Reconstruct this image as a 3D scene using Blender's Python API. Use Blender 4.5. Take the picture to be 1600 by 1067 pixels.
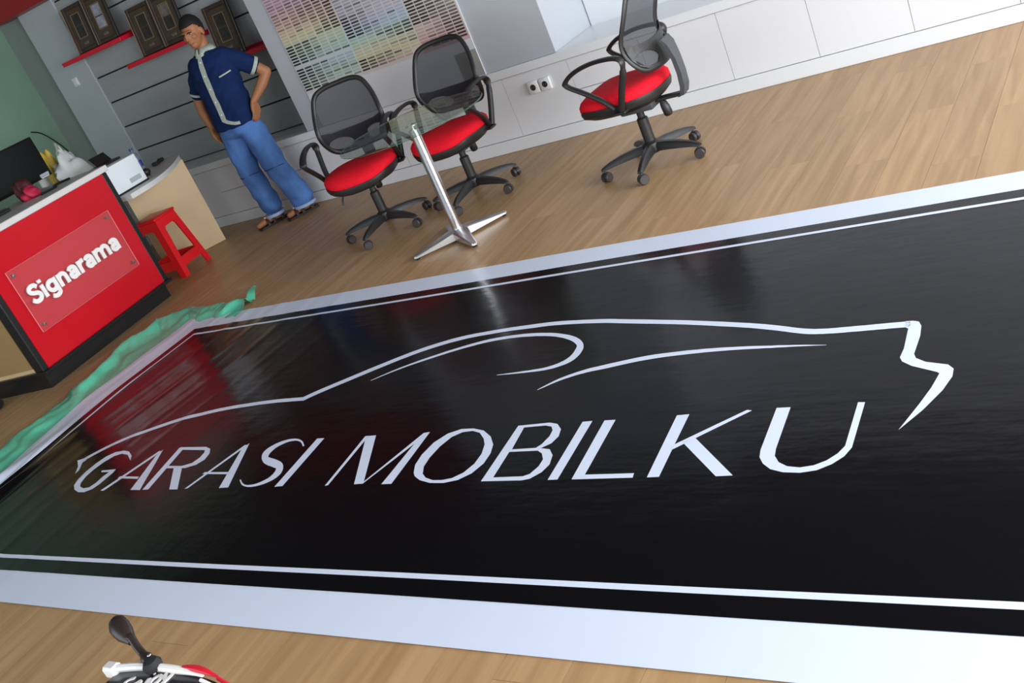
import bpy, bmesh, math, random
from mathutils import Vector, Matrix, geometry
random.seed(4)
for o in list(bpy.data.objects): bpy.data.objects.remove(o)
SC = bpy.context.scene
COL = SC.collection
PI = math.pi

# ------------------------------------------------------------------ camera, world, light
cam_d = bpy.data.cameras.new('camera')
cam_d.sensor_fit = 'HORIZONTAL'; cam_d.sensor_width = 36.0
cam_d.lens = 36.0 * 1584.85 / 1600.0
cam_d.clip_start = 0.05
cam = bpy.data.objects.new('camera', cam_d); COL.objects.link(cam)
YAW, PITCH, ROLL = -0.68369379, -0.3896537, -0.42138257
_f = Vector((math.sin(YAW)*math.cos(PITCH), math.cos(YAW)*math.cos(PITCH), math.sin(PITCH)))
_r = Vector((math.cos(YAW), -math.sin(YAW), 0)); _u = _r.cross(_f)
_r2 = math.cos(ROLL)*_r + math.sin(ROLL)*_u
_u2 = -math.sin(ROLL)*_r + math.cos(ROLL)*_u
M = Matrix((_r2, _u2, -_f)).transposed().to_4x4()
M.translation = Vector((0, 0, 1.6))
cam.matrix_world = M
SC.camera = cam

wd = bpy.data.worlds.new('world'); SC.world = wd; wd.use_nodes = True
_bg = wd.node_tree.nodes['Background']
_bg.inputs['Color'].default_value = (0.80, 0.90, 1.0, 1); _bg.inputs['Strength'].default_value = 1.0

SC.view_settings.view_transform = 'Standard'; SC.view_settings.look = 'None'
SC.view_settings.gamma = 1.0; SC.view_settings.use_curve_mapping = False
SC.view_settings.exposure = -0.15

def area(name, loc, rot, sx, sy, power, col=(1, 1, 1)):
    l = bpy.data.lights.new(name, 'AREA'); l.shape = 'RECTANGLE'; l.size = sx; l.size_y = sy
    l.energy = power; l.color = col
    o = bpy.data.objects.new(name, l); COL.objects.link(o); o.location = loc; o.rotation_euler = rot
    return o
# daylight coming in through the glazed shop front (right wall) and the glazed front behind the photographer
area('daylight_shopfront', (2.93, 2.3, 1.55), (0, PI/2, 0), 2.7, 7.4, 860, (0.92, 0.96, 1.0))
area('daylight_entrance', (-3.2, -2.43, 1.55), (PI/2, 0, 0), 8.6, 2.7, 190, (0.92, 0.96, 1.0))

# ------------------------------------------------------------------ helpers
def lin(c):
    c = c/255.0
    return c/12.92 if c <= 0.04045 else ((c+0.055)/1.055)**2.4
def rgb(r, g, b): return (lin(r), lin(g), lin(b), 1.0)

MATS = {}
def mat(name, col, rough=0.5, metal=0.0, var=0.0, vscale=8.0, bump=0.0, bscale=60.0, alpha=1.0, trans=0.0, ior=1.45, spec=0.5, stretch=(1, 1, 1), coat=0.0, emit=None):
    m = bpy.data.materials.new(name); m.use_nodes = True
    nt = m.node_tree; b = nt.nodes['Principled BSDF']
    b.inputs['Base Color'].default_value = col
    b.inputs['Roughness'].default_value = rough
    b.inputs['Metallic'].default_value = metal
    b.inputs['IOR'].default_value = ior
    b.inputs['Alpha'].default_value = alpha
    b.inputs['Transmission Weight'].default_value = trans
    b.inputs['Specular IOR Level'].default_value = spec
    b.inputs['Coat Weight'].default_value = coat
    if var or bump:
        tc = nt.nodes.new('ShaderNodeTexCoord'); mp = nt.nodes.new('ShaderNodeMapping')
        mp.inputs['Scale'].default_value = stretch
        nt.links.new(tc.outputs['Object'], mp.inputs['Vector'])
    if var:
        n = nt.nodes.new('ShaderNodeTexNoise'); n.inputs['Scale'].default_value = vscale; n.inputs['Detail'].default_value = 4
        nt.links.new(mp.outputs['Vector'], n.inputs['Vector'])
        mr = nt.nodes.new('ShaderNodeMapRange')
        mr.inputs['From Min'].default_value = 0.3; mr.inputs['From Max'].default_value = 0.7
        mr.inputs['To Min'].default_value = 1-var; mr.inputs['To Max'].default_value = 1+var
        nt.links.new(n.outputs['Fac'], mr.inputs['Value'])
        mx = nt.nodes.new('ShaderNodeVectorMath'); mx.operation = 'SCALE'
        mx.inputs[0].default_value = col[:3]
        nt.links.new(mr.outputs['Result'], mx.inputs['Scale'])
        nt.links.new(mx.outputs['Vector'], b.inputs['Base Color'])
    if bump:
        n2 = nt.nodes.new('ShaderNodeTexNoise'); n2.inputs['Scale'].default_value = bscale; n2.inputs['Detail'].default_value = 3
        nt.links.new(mp.outputs['Vector'], n2.inputs['Vector'])
        bp = nt.nodes.new('ShaderNodeBump'); bp.inputs['Strength'].default_value = bump; bp.inputs['Distance'].default_value = 0.01
        nt.links.new(n2.outputs['Fac'], bp.inputs['Height'])
        nt.links.new(bp.outputs['Normal'], b.inputs['Normal'])
    MATS[name] = m
    return m

class MB:
    """collects geometry for ONE mesh object"""
    def __init__(s): s.v = []; s.f = []
    def add(s, vs, fs):
        k = len(s.v); s.v += [tuple(v) for v in vs]; s.f += [tuple(i+k for i in f) for f in fs]; return s
    def box(s, c, d, rz=0.0, bevel=0.0, seg=1, m=None):
        bm = bmesh.new(); bmesh.ops.create_cube(bm, size=1.0)
        bmesh.ops.scale(bm, vec=Vector(d), verts=bm.verts)
        if bevel: bmesh.ops.bevel(bm, geom=list(bm.edges), offset=bevel, segments=seg, affect='EDGES', profile=0.5)
        X = Matrix.Translation(Vector(c)) @ Matrix.Rotation(rz, 4, 'Z')
        if m is not None: X = m @ X
        bmesh.ops.transform(bm, matrix=X, verts=bm.verts)
        bm.verts.index_update()
        s.add([v.co[:] for v in bm.verts], [[v.index for v in f.verts] for f in bm.faces]); bm.free(); return s
    def tube(s, path, r, n=10, cap=True, closed=False, up=None):
        P = [Vector(p) for p in path]; k = len(P)
        R = r if isinstance(r, (list, tuple)) else [r]*k
        vs = []; fs = []
        prev = None
        for i in range(k):
            if closed: t = P[(i+1) % k]-P[i-1]
            else: t = P[min(i+1, k-1)]-P[max(i-1, 0)]
            if t.length < 1e-9: t = Vector((0, 0, 1))
            t.normalize()
            if up is not None: a = Vector(up)
            elif prev is None: a = Vector((0, 0, 1)) if abs(t.z) < 0.9 else Vector((1, 0, 0))
            else: a = prev
            a = a - t*a.dot(t)
            if a.length < 1e-6: a = Vector((1, 0, 0)) - t*t.x
            a.normalize(); prev = a
            b = t.cross(a)
            ra, rb = R[i] if isinstance(R[i], tuple) else (R[i], R[i])
            for j in range(n):
                th = 2*PI*j/n
                vs.append(P[i] + a*(ra*math.cos(th)) + b*(rb*math.sin(th)))
        m = k if closed else k-1
        for i in range(m):
            for j in range(n):
                i2 = (i+1) % k
                fs.append((i*n+j, i*n+(j+1) % n, i2*n+(j+1) % n, i2*n+j))
        if cap and not closed:
            fs.append(tuple(range(n))[::-1]); fs.append(tuple((k-1)*n+j for j in range(n)))
        return s.add(vs, fs)
    def lathe(s, prof, c=(0, 0, 0), n=20, m=None):
        vs = []; fs = []
        X = Matrix.Translation(Vector(c)) @ (m if m is not None else Matrix.Identity(4))
        k = len(prof)
        for (r, z) in prof:
            for j in range(n):
                a = 2*PI*j/n; vs.append(X @ Vector((r*math.cos(a), r*math.sin(a), z)))
        for i in range(k-1):
            for j in range(n): fs.append((i*n+j, i*n+(j+1) % n, (i+1)*n+(j+1) % n, (i+1)*n+j))
        fs.append(tuple(range(n))[::-1]); fs.append(tuple((k-1)*n+j for j in range(n)))
        return s.add(vs, fs)
    def prism(s, poly, t0, t1, fn):
        """poly in (u,v); fn(u,v,t)->xyz"""
        n = len(poly); vs = [fn(u, v, t0) for u, v in poly]+[fn(u, v, t1) for u, v in poly]
        fs = [tuple(range(n))[::-1], tuple(range(n, 2*n))]+[(i, (i+1) % n, n+(i+1) % n, n+i) for i in range(n)]
        return s.add(vs, fs)
    def ell(s, c, r, n=16, k=10, m=None):
        vs = []; fs = []
        X = Matrix.Translation(Vector(c)) @ (m if m is not None else Matrix.Identity(4))
        for i in range(k+1):
            ph = PI*i/k
            for j in range(n):
                a = 2*PI*j/n
                vs.append(X @ Vector((r[0]*math.sin(ph)*math.cos(a), r[1]*math.sin(ph)*math.sin(a), r[2]*math.cos(ph))))
        for i in range(k):
            for j in range(n): fs.append((i*n+j, (i+1)*n+j, (i+1)*n+(j+1) % n, i*n+(j+1) % n))
        return s.add(vs, fs)
    def loft(s, rings, cap=True):
        n = len(rings[0]); vs = [p for r in rings for p in r]; fs = []
        for i in range(len(rings)-1):
            for j in range(n): fs.append((i*n+j, i*n+(j+1) % n, (i+1)*n+(j+1) % n, (i+1)*n+j))
        if cap: fs.append(tuple(range(n))[::-1]); fs.append(tuple((len(rings)-1)*n+j for j in range(n)))
        return s.add(vs, fs)
    def grid(s, nu, nv, fn, closed_u=False):
        vs = [fn(i/(nu), j/(nv)) for j in range(nv+1) for i in range(nu+1)]
        fs = [(j*(nu+1)+i, j*(nu+1)+i+1, (j+1)*(nu+1)+i+1, (j+1)*(nu+1)+i) for j in range(nv) for i in range(nu)]
        return s.add(vs, fs)
    def mesh(s, name, sm=35, weld=True):
        me = bpy.data.meshes.new(name); me.from_pydata(s.v, [], s.f)
        bm = bmesh.new(); bm.from_mesh(me)
        if weld: bmesh.ops.remove_doubles(bm, verts=bm.verts, dist=1e-6)
        bmesh.ops.recalc_face_normals(bm, faces=bm.faces); bm.to_mesh(me); bm.free()
        if sm:
            me.shade_smooth(); me.set_sharp_from_angle(angle=math.radians(sm))
        return me
    def build(s, name, m, parent=None, sm=35, **kw):
        me = s.mesh(name, sm)
        return put(name, me, m, parent, **kw)

def put(name, me, m, parent=None, label=None, cat=None, group=None, kind=None, loc=None, rz=None):
    if m is not None:
        me.materials.clear()
        for q in (m if isinstance(m, (list, tuple)) else [m]): me.materials.append(MATS[q] if isinstance(q, str) else q)
    o = bpy.data.objects.new(name, me); COL.objects.link(o); o.parent = parent
    tag(o, label, cat, group, kind)
    if loc: o.location = loc
    if rz is not None: o.rotation_euler.z = rz
    return o
def tag(o, label=None, cat=None, group=None, kind=None):
    if label: o['label'] = label
    if cat: o['category'] = cat
    if group: o['group'] = group
    if kind: o['kind'] = kind
    return o
def thing(name, loc, rz=0.0, label=None, cat=None, group=None):
    o = bpy.data.objects.new(name, None); COL.objects.link(o); o.location = loc; o.rotation_euler.z = rz
    o.empty_display_size = 0.1
    return tag(o, label, cat, group)
def inst(src, parent=None, loc=None, rz=None):
    c = src.copy(); COL.objects.link(c); c.parent = parent
    if loc is not None: c.location = loc
    if rz is not None: c.rotation_euler.z = rz
    return c
def copy_tree(o, parent=None):
    c = o.copy(); COL.objects.link(c); c.parent = parent
    for ch in [x for x in bpy.data.objects if x.parent == o]: copy_tree(ch, c)
    return c
def sstep(x, a, b):
    t = max(0.0, min(1.0, (x-a)/(b-a))); return t*t*(3-2*t)
def catmull(P, k=6, closed=False):
    P = [Vector(p) for p in P]; n = len(P); out = []
    for i in range(n if closed else n-1):
        if closed: a, b, c, d = P[i-1], P[i], P[(i+1) % n], P[(i+2) % n]
        else: a, b, c, d = P[max(i-1, 0)], P[i], P[i+1], P[min(i+2, n-1)]
        for j in range(k):
            t = j/k
            out.append(0.5*((2*b)+(c-a)*t+(2*a-5*b+4*c-d)*t*t+(3*b-a-3*c+d)*t**3))
    if not closed: out.append(P[-1])
    return out
def stroke2(path, w, k=6, cr=True):
    """outline polygon of a 2d stroke of width w (number or list)"""
    P = [Vector((p[0], p[1], 0)) for p in path]
    W = list(w) if isinstance(w, (list, tuple)) else [w]*len(P)
    if cr and len(P) > 2:
        Q = catmull(P, k); WW = []
        for i in range(len(P)-1): WW += [W[i]*(1-j/k)+W[i+1]*j/k for j in range(k)]
        WW.append(W[-1]); P, W = Q, WW
    L = []; R = []
    for i in range(len(P)):
        t = P[min(i+1, len(P)-1)]-P[max(i-1, 0)]; t.normalize(); nn = Vector((-t.y, t.x, 0))
        L.append((P[i]+nn*W[i]/2)[:2]); R.append((P[i]-nn*W[i]/2)[:2])
    return L, R
def ribbon(mb, path, w, fn, t0, t1, k=6, cr=True):
    """solid ribbon stroke: fn(u,v,t)->xyz"""
    L, R = stroke2(path, w, k, cr)
    n = len(L)
    vs = [fn(*L[i], t1) for i in range(n)]+[fn(*R[i], t1) for i in range(n)]+[fn(*L[i], t0) for i in range(n)]+[fn(*R[i], t0) for i in range(n)]
    fs = []
    for i in range(n-1):
        fs += [(i, i+1, n+i+1, n+i), (2*n+i, 3*n+i, 3*n+i+1, 2*n+i+1), (i, 2*n+i, 2*n+i+1, i+1), (n+i, n+i+1, 3*n+i+1, 3*n+i)]
    fs += [(0, n, 3*n, 2*n), (n-1, 3*n-1, 4*n-1, 2*n-1)]
    return mb.add(vs, fs)

# ------------------------------------------------------------------ materials
mat('wall_white', rgb(214, 216, 219), 0.55, var=0.02, vscale=3)
mat('wall_grey', rgb(176, 180, 186), 0.6, var=0.02, vscale=3)
mat('wall_green', rgb(118, 146, 128), 0.45, var=0.10, vscale=1.6)
mat('pillar_grey', rgb(178, 184, 188), 0.6, var=0.03, vscale=3)
mat('recess_grey', rgb(135, 145, 140), 0.6, var=0.03)
mat('ceiling', rgb(84, 84, 86), 0.8)
mat('panel_white', rgb(222, 222, 224), 0.28, var=0.015, vscale=2, spec=0.4)
mat('joint', rgb(120, 118, 118), 0.8)
mat('slat_grey', rgb(160, 164, 165), 0.5, var=0.06, vscale=2.5, stretch=(1, 1, 5))
mat('slat_groove', rgb(30, 32, 34), 0.9)
mat('cap_white', rgb(222, 224, 226), 0.3, spec=0.4)
mat('red_gloss', rgb(192, 17, 32), 0.22, var=0.04, vscale=3)
mat('red_fascia', rgb(150, 18, 26), 0.4)
mat('red_shelf', rgb(212, 18, 48), 0.35)
mat('frame_black', rgb(26, 26, 27), 0.35)
mat('black_plastic', rgb(34, 32, 32), 0.42, bump=0.05, bscale=300)
mat('caster_grey', rgb(58, 53, 52), 0.45)
mat('stem_grey', rgb(66, 68, 71), 0.45, bump=0.05, bscale=300)
mat('seat_red', rgb(222, 22, 40), 0.85, var=0.06, vscale=40, bump=0.15, bscale=400, spec=0.2)
mat('chrome', rgb(205, 205, 208), 0.16, metal=1.0)
mat('steel', rgb(170, 170, 172), 0.3, metal=1.0)
mat('alu_white', rgb(215, 215, 215), 0.3, metal=0.9)
mat('beige_laminate', rgb(205, 178, 135), 0.45, var=0.03, vscale=6)
mat('worktop_white', rgb(208, 205, 202), 0.4, var=0.02)
mat('under_shade', rgb(96, 92, 86), 0.7)  # shade of the knee space under the desk, put into the colour
mat('stool_red', rgb(226, 28, 34), 0.35)
mat('printer_white', rgb(222, 228, 232), 0.45)
mat('printer_grey', rgb(165, 172, 178), 0.5)
mat('white_plastic', rgb(228, 228, 226), 0.4)
mat('dark_hole', rgb(40, 38, 38), 0.7)
mat('screen_black', rgb(14, 15, 16), 0.3)
mat('bag_white', rgb(205, 210, 205), 0.5, bump=0.3, bscale=30)
mat('bag_yellow', rgb(205, 175, 70), 0.5, bump=0.3, bscale=30)
mat('toy_pink', rgb(170, 30, 60), 0.6, var=0.2, vscale=20)
mat('dark_red', rgb(70, 22, 26), 0.7, var=0.2, vscale=20)
mat('bottle', rgb(190, 205, 225), 0.1, trans=0.8, ior=1.3)
mat('bottle_blue', rgb(50, 60, 130), 0.4)
mat('tarp_green', rgb(92, 190, 156), 0.34, var=0.16, vscale=7, bump=0.6, bscale=14)
mat('frame_wood', rgb(62, 44, 36), 0.4, var=0.15, vscale=20)
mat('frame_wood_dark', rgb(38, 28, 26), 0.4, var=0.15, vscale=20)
mat('frame_gilt', rgb(150, 125, 100), 0.4)
mat('mat_brown', rgb(74, 58, 46), 0.5, var=0.2, vscale=30)
mat('photo_dark', rgb(46, 38, 36), 0.3, var=0.6, vscale=25)
mat('photo_reflection', rgb(150, 150, 165), 0.3, var=0.35, vscale=18)  # pale reflection, put into the picture colour
mat('photo_mid', rgb(110, 98, 92), 0.3, var=0.5, vscale=18)
mat('skin', rgb(152, 100, 66), 0.55, var=0.05, vscale=12)
mat('lip', rgb(150, 88, 72), 0.5)
mat('hair', rgb(12, 10, 10), 0.75, bump=0.5, bscale=120)
mat('eye', rgb(150, 140, 130), 0.5)
mat('iris', rgb(22, 16, 14), 0.3)
mat('shirt_blue', rgb(14, 34, 74), 0.85, var=0.12, vscale=14, bump=0.7, bscale=16, spec=0.2)
mat('shirt_trim', rgb(160, 168, 156), 0.8, var=0.12, vscale=60)
mat('jeans', rgb(76, 112, 168), 0.9, var=0.34, vscale=6, bump=0.8, bscale=14, spec=0.2, stretch=(1, 1, 0.5))  # uneven denim tone, also standing in for fold highlights and inner shade
mat('jeans_hem', rgb(150, 172, 205), 0.9)
mat('jeans_seam', rgb(38, 52, 88), 0.9)
mat('sandal', rgb(52, 30, 24), 0.6)
mat('sandal_black', rgb(24, 20, 20), 0.6)
mat('bike_black', rgb(24, 22, 26), 0.3, coat=0.3)
mat('bike_dark', rgb(36, 28, 26), 0.35)
mat('bike_white', rgb(232, 230, 226), 0.3)
mat('bike_red', rgb(205, 30, 50), 0.3)
mat('rubber', rgb(28, 28, 28), 0.8)
mat('chart_white', rgb(206, 208, 210), 0.45)
mat('chart_grey', rgb(150, 150, 146), 0.5, var=0.05)
mat('cable_black', rgb(22, 22, 22), 0.5)
mat('acrylic', rgb(255, 225, 228), 0.04, trans=1.0, ior=1.15)
mat('letter_white', rgb(238, 232, 230), 0.4)
mat('print_white', rgb(214, 221, 238), 0.34, spec=0.4, bump=0.03, bscale=12)
mat('mullion', rgb(190, 192, 195), 0.4, metal=0.6)

def attr_mat(name, rough, objcol):
    m = bpy.data.materials.new(name); m.use_nodes = True; nt = m.node_tree; b = nt.nodes['Principled BSDF']
    b.inputs['Roughness'].default_value = rough
    if objcol:
        n = nt.nodes.new('ShaderNodeObjectInfo'); nt.links.new(n.outputs['Color'], b.inputs['Base Color'])
    else:
        n = nt.nodes.new('ShaderNodeVertexColor'); n.layer_name = 'Col'; nt.links.new(n.outputs['Color'], b.inputs['Base Color'])
    MATS[name] = m; return m
attr_mat('chip_print', 0.5, True); attr_mat('chart_print', 0.5, False)

def wood_floor():
    m = bpy.data.materials.new('laminate'); m.use_nodes = True; nt = m.node_tree; b = nt.nodes['Principled BSDF']
    N = nt.nodes.new; L = nt.links.new
    tc = N('ShaderNodeTexCoord'); oi = N('ShaderNodeObjectInfo')
    add = N('ShaderNodeVectorMath'); add.operation = 'ADD'
    sc = N('ShaderNodeVectorMath'); sc.operation = 'SCALE'; sc.inputs[0].default_value = (37.0, 53.0, 11.0)
    L(oi.outputs['Random'], sc.inputs['Scale']); L(tc.outputs['Object'], add.inputs[0]); L(sc.outputs['Vector'], add.inputs[1])
    mp = N('ShaderNodeMapping'); mp.inputs['Scale'].default_value = (14, 0.9, 1); L(add.outputs['Vector'], mp.inputs['Vector'])
    n1 = N('ShaderNodeTexNoise'); n1.inputs['Scale'].default_value = 1.6; n1.inputs['Detail'].default_value = 5; n1.inputs['Distortion'].default_value = 0.6
    L(mp.outputs['Vector'], n1.inputs['Vector'])
    cr = N('ShaderNodeValToRGB'); e = cr.color_ramp.elements
    e[0].position = 0.25; e[0].color = rgb(160, 124, 84); e[1].position = 0.8; e[1].color = rgb(192, 156, 114)
    L(n1.outputs['Fac'], cr.inputs['Fac'])
    mr = N('ShaderNodeMapRange'); mr.inputs['To Min'].default_value = 0.93; mr.inputs['To Max'].default_value = 1.05
    L(oi.outputs['Random'], mr.inputs['Value'])
    mul = N('ShaderNodeVectorMath'); mul.operation = 'SCALE'; L(cr.outputs['Color'], mul.inputs[0]); L(mr.outputs['Result'], mul.inputs['Scale'])
    L(mul.outputs['Vector'], b.inputs['Base Color'])
    b.inputs['Roughness'].default_value = 0.42; b.inputs['Specular IOR Level'].default_value = 0.35
    MATS['laminate'] = m
wood_floor()

def vinyl_black():
    m = bpy.data.materials.new('vinyl_black'); m.use_nodes = True; nt = m.node_tree; b = nt.nodes['Principled BSDF']
    b.inputs['Base Color'].default_value = rgb(12, 11, 14)
    b.inputs['Roughness'].default_value = 0.17; b.inputs['Specular IOR Level'].default_value = 0.20
    N = nt.nodes.new; L = nt.links.new
    tc = N('ShaderNodeTexCoord')
    n1 = N('ShaderNodeTexNoise'); n1.inputs['Scale'].default_value = 5; n1.inputs['Detail'].default_value = 4; L(tc.outputs['Object'], n1.inputs['Vector'])
    n2 = N('ShaderNodeTexNoise'); n2.inputs['Scale'].default_value = 4; n2.inputs['Detail'].default_value = 2; mp = N('ShaderNodeMapping'); mp.inputs['Scale'].default_value = (0.9, 5.5, 1); mp.inputs['Rotation'].default_value = (0, 0, 0.1); L(tc.outputs['Object'], mp.inputs['Vector']); L(mp.outputs['Vector'], n2.inputs['Vector'])
    b1 = N('ShaderNodeBump'); b1.inputs['Strength'].default_value = 0.04; b1.inputs['Distance'].default_value = 0.05; L(n1.outputs['Fac'], b1.inputs['Height'])
    b2 = N('ShaderNodeBump'); b2.inputs['Strength'].default_value = 0.03; b2.inputs['Distance'].default_value = 0.02; L(n2.outputs['Fac'], b2.inputs['Height'])
    L(b1.outputs['Normal'], b2.inputs['Normal']); L(b2.outputs['Normal'], b.inputs['Normal'])
    MATS['vinyl_black'] = m
vinyl_black()

def see_through(name, col, opac, rough=0.6):
    m = bpy.data.materials.new(name); m.use_nodes = True; nt = m.node_tree; b = nt.nodes['Principled BSDF']
    b.inputs['Base Color'].default_value = col; b.inputs['Roughness'].default_value = rough; b.inputs['Alpha'].default_value = opac
    MATS[name] = m
see_through('mesh_fabric', rgb(22, 25, 34), 0.78, 0.75)
see_through('mesh_fabric_double', rgb(30, 32, 40), 0.86, 0.75)

def glass_mat(name, tint, refl=1.5):
    m = bpy.data.materials.new(name); m.use_nodes = True; nt = m.node_tree
    for n in list(nt.nodes): nt.nodes.remove(n)
    N = nt.nodes.new; L = nt.links.new
    out = N('ShaderNodeOutputMaterial'); tr = N('ShaderNodeBsdfTransparent'); gl = N('ShaderNodeBsdfGlossy'); mx = N('ShaderNodeMixShader')
    fr = N('ShaderNodeFresnel'); fr.inputs['IOR'].default_value = refl; ge = N('ShaderNodeNewGeometry'); inv = N('ShaderNodeMath'); inv.operation = 'SUBTRACT'; inv.inputs[0].default_value = 1.0; mu = N('ShaderNodeMath'); mu.operation = 'MULTIPLY'
    tr.inputs['Color'].default_value = tint; gl.inputs['Roughness'].default_value = 0.03
    L(ge.outputs['Backfacing'], inv.inputs[1]); L(fr.outputs['Fac'], mu.inputs[0]); L(inv.outputs['Value'], mu.inputs[1]); L(mu.outputs['Value'], mx.inputs['Fac']); L(tr.outputs['BSDF'], mx.inputs[1]); L(gl.outputs['BSDF'], mx.inputs[2]); L(mx.outputs['Shader'], out.inputs['Surface'])
    MATS[name] = m
glass_mat('glass_top', (0.84, 0.90, 0.87, 1), 1.9); see_through('glass_edge', rgb(40, 88, 70), 0.75, 0.15); glass_mat('window_glass', (0.95, 0.98, 1, 1))

def acrylic():
    m = bpy.data.materials.new('acrylic_clear'); m.use_nodes = True; nt = m.node_tree; b = nt.nodes['Principled BSDF']
    b.inputs['Base Color'].default_value = rgb(235, 205, 208); b.inputs['Roughness'].default_value = 0.06; b.inputs['Alpha'].default_value = 0.04
    MATS['acrylic_clear'] = m
acrylic()
mat('acrylic_edge', rgb(232, 150, 152), 0.3)
mat('end_beige_shaded', rgb(150, 124, 82), 0.5, var=0.04)  # beige of the counter end, darkened to carry its shade

# ------------------------------------------------------------------ the room
XL, XR, YF, YW, ZC = -9.35, 3.0, -2.5, 5.86, 3.0
Y_REC, Y_NICHE = 6.27, 6.44           # slatted recess, niche to the right of the pillar
LEDGE = 0.57
floor = MB().box(((XL+XR)/2, 2.0, -0.03), (XR-XL+0.4, 9.6, 0.03)).build('floor', 'joint', kind='structure')
PW, PL = 0.195, 1.22
plank_me = MB().box((0, 0, -0.0075), (PW-0.0012, PL-0.0012, 0.015)).mesh('plank', sm=0); plank_me.materials.append(MATS['laminate'])
def plank_cells():
    k = 0; x = XL+PW/2
    while x < XR:
        y = -2.6 + ((k*0.43) % 1.0)*PL - PL/2
        while y < 6.7:
            yield x, y; y += PL
        x += PW; k += 1
cells = list(plank_cells())
def in_view(x, y):
    v = Vector((x, y, 0))-Vector((0, 0, 1.6)); d = v.dot(_f)
    if d < 0.3: return False
    return abs(v.dot(_r2)/d) < 0.505*1.12 and abs(v.dot(_u2)/d) < 0.3366*1.2
on_banner = lambda x, y: -5.4 < x < 0.0 and 1.9 < y < 3.3
ranked = sorted(cells, key=lambda c: (not in_view(*c) or on_banner(*c), math.hypot(*c)))
for i, (x, y) in enumerate(ranked[:300]):
    o = bpy.data.objects.new('plank', plank_me); COL.objects.link(o); o.parent = floor; o.location = (x, y, 0)
rest = MB()
for x, y in ranked[300:]: rest.box((x, y, -0.0075), (PW-0.0012, PL-0.0012, 0.015))
rest.build('remaining_planks', 'laminate', floor, sm=0, kind='stuff')

ceiling = MB().box(((XL+XR)/2, 2.0, ZC+0.05), (XR-XL+0.4, 9.6, 0.1)).build('ceiling', 'ceiling', kind='structure')
wl = MB().box((XL-0.05, 2.0, ZC/2), (0.1, 9.4, ZC)).build('wall_left', 'wall_green', kind='structure')

# back wall: a wainscot of panels with a ledge on top, slatted recess, broad pier with the colour chart, niche
wb = MB()
wb.box(((XL+XR)/2, Y_NICHE+0.1, ZC/2), (XR-XL, 0.2, ZC))
wb.box(((XL+XR)/2, (YW+0.016+Y_NICHE)/2, 0.26), (XR-XL-0.02, Y_NICHE-YW-0.016, 0.52))
wall_back = wb.build('wall_back', 'wall_grey', kind='structure')
# wainscot panels (parts of the back wall)
pj = [-0.77+0.5255*k for k in range(7)]; pj = [-0.77-0.5255*k for k in range(16, 0, -1)]+pj
pj = [x for x in pj if XL < x < XR-0.05]
G = 0.003
for a, b in zip([XL+0.01]+pj, pj+[XR-0.02]):
    if b-a < 0.05: continue
    split = (a > -3.5 and b < -2.8) or (a > -7.2 and b < -5.9)
    zs = [(0.094, 0.296), (0.302, 0.508)] if split else [(0.094, 0.508)]
    for z0, z1 in zs:
        MB().box(((a+b)/2, YW+0.009, (z0+z1)/2), (b-a-G, 0.018, z1-z0)).build('panel', 'panel_white', wall_back, sm=0)
MB().box(((XL+XR)/2, YW+0.02, 0.26), (XR-XL-0.02, 0.004, 0.5)).build('panel_backing', 'joint', wall_back, sm=0)
tb = MB().box(((XL+XR)/2, YW+0.004, 0.0455), (XR-XL-0.02, 0.03, 0.089), bevel=0.003).build('baseboard_back', 'cap_white', kind='structure')
tl = MB().box(((XL+XR)/2, (YW-0.012+Y_NICHE)/2, 0.541), (XR-XL-0.02, Y_NICHE-YW+0.024, 0.058), bevel=0.004).build('trim_1', 'cap_white', kind='structure')

# slatted recess
PX0, PX1 = -8.92, -8.36               # left pier
SX0, SX1 = PX1, -5.81
rec = MB().box(((SX0+SX1)/2, (Y_REC+0.012+Y_NICHE)/2, (LEDGE+ZC)/2), (SX1-SX0, Y_NICHE-Y_REC-0.012, ZC-LEDGE)).build('wall_recess', 'slat_groove', kind='structure')
zz = 0.811; zl = [0.571]
while zz < 2.9: zl.append(zz); zz += 0.2425
for k in range(len(zl)):
    z0 = zl[k]; z1 = zl[k+1] if k+1 < len(zl) else ZC
    MB().box(((SX0+SX1)/2, Y_REC+0.006, (z0+z1)/2), (SX1-SX0-0.004, 0.014, z1-z0-0.013), bevel=0.002).build('slat', 'slat_grey', rec, sm=0)
MB().box(((PX0+PX1)/2, (Y_REC-0.015+Y_NICHE)/2, (LEDGE+ZC)/2), (PX1-PX0, Y_NICHE-Y_REC+0.015, ZC-LEDGE), bevel=0.003).build('wall_left_pier', 'pillar_grey', kind='structure')
MB().box(((XL+PX0)/2, (Y_NICHE-0.06), (LEDGE+ZC)/2), (PX0-XL, 0.12, ZC-LEDGE)).build('wall_corner', 'recess_grey', kind='structure')
# broad pier carrying the colour chart
KX0, KX1 = -5.81, -3.45
MB().box(((KX0+KX1)/2, (YW+0.012+Y_NICHE)/2, (LEDGE+ZC)/2), (KX1-KX0, Y_NICHE-YW-0.012, ZC-LEDGE), bevel=0.003).build('wall_pier', 'wall_grey', kind='structure')
# niche lining, paler
MB().box(((KX1+XR)/2, Y_NICHE-0.004, (LEDGE+ZC)/2), (XR-KX1-0.02, 0.008, ZC-LEDGE)).build('wall_niche', 'wall_white', kind='structure')
# red fascia above the slatted recess
MB().box(((PX0-0.22-5.9)/2, Y_REC-0.09, 2.66), (abs(PX0-0.22)-5.9, 0.24, 0.72), bevel=0.004).build('trim_2', 'red_fascia', kind='structure')

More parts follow.
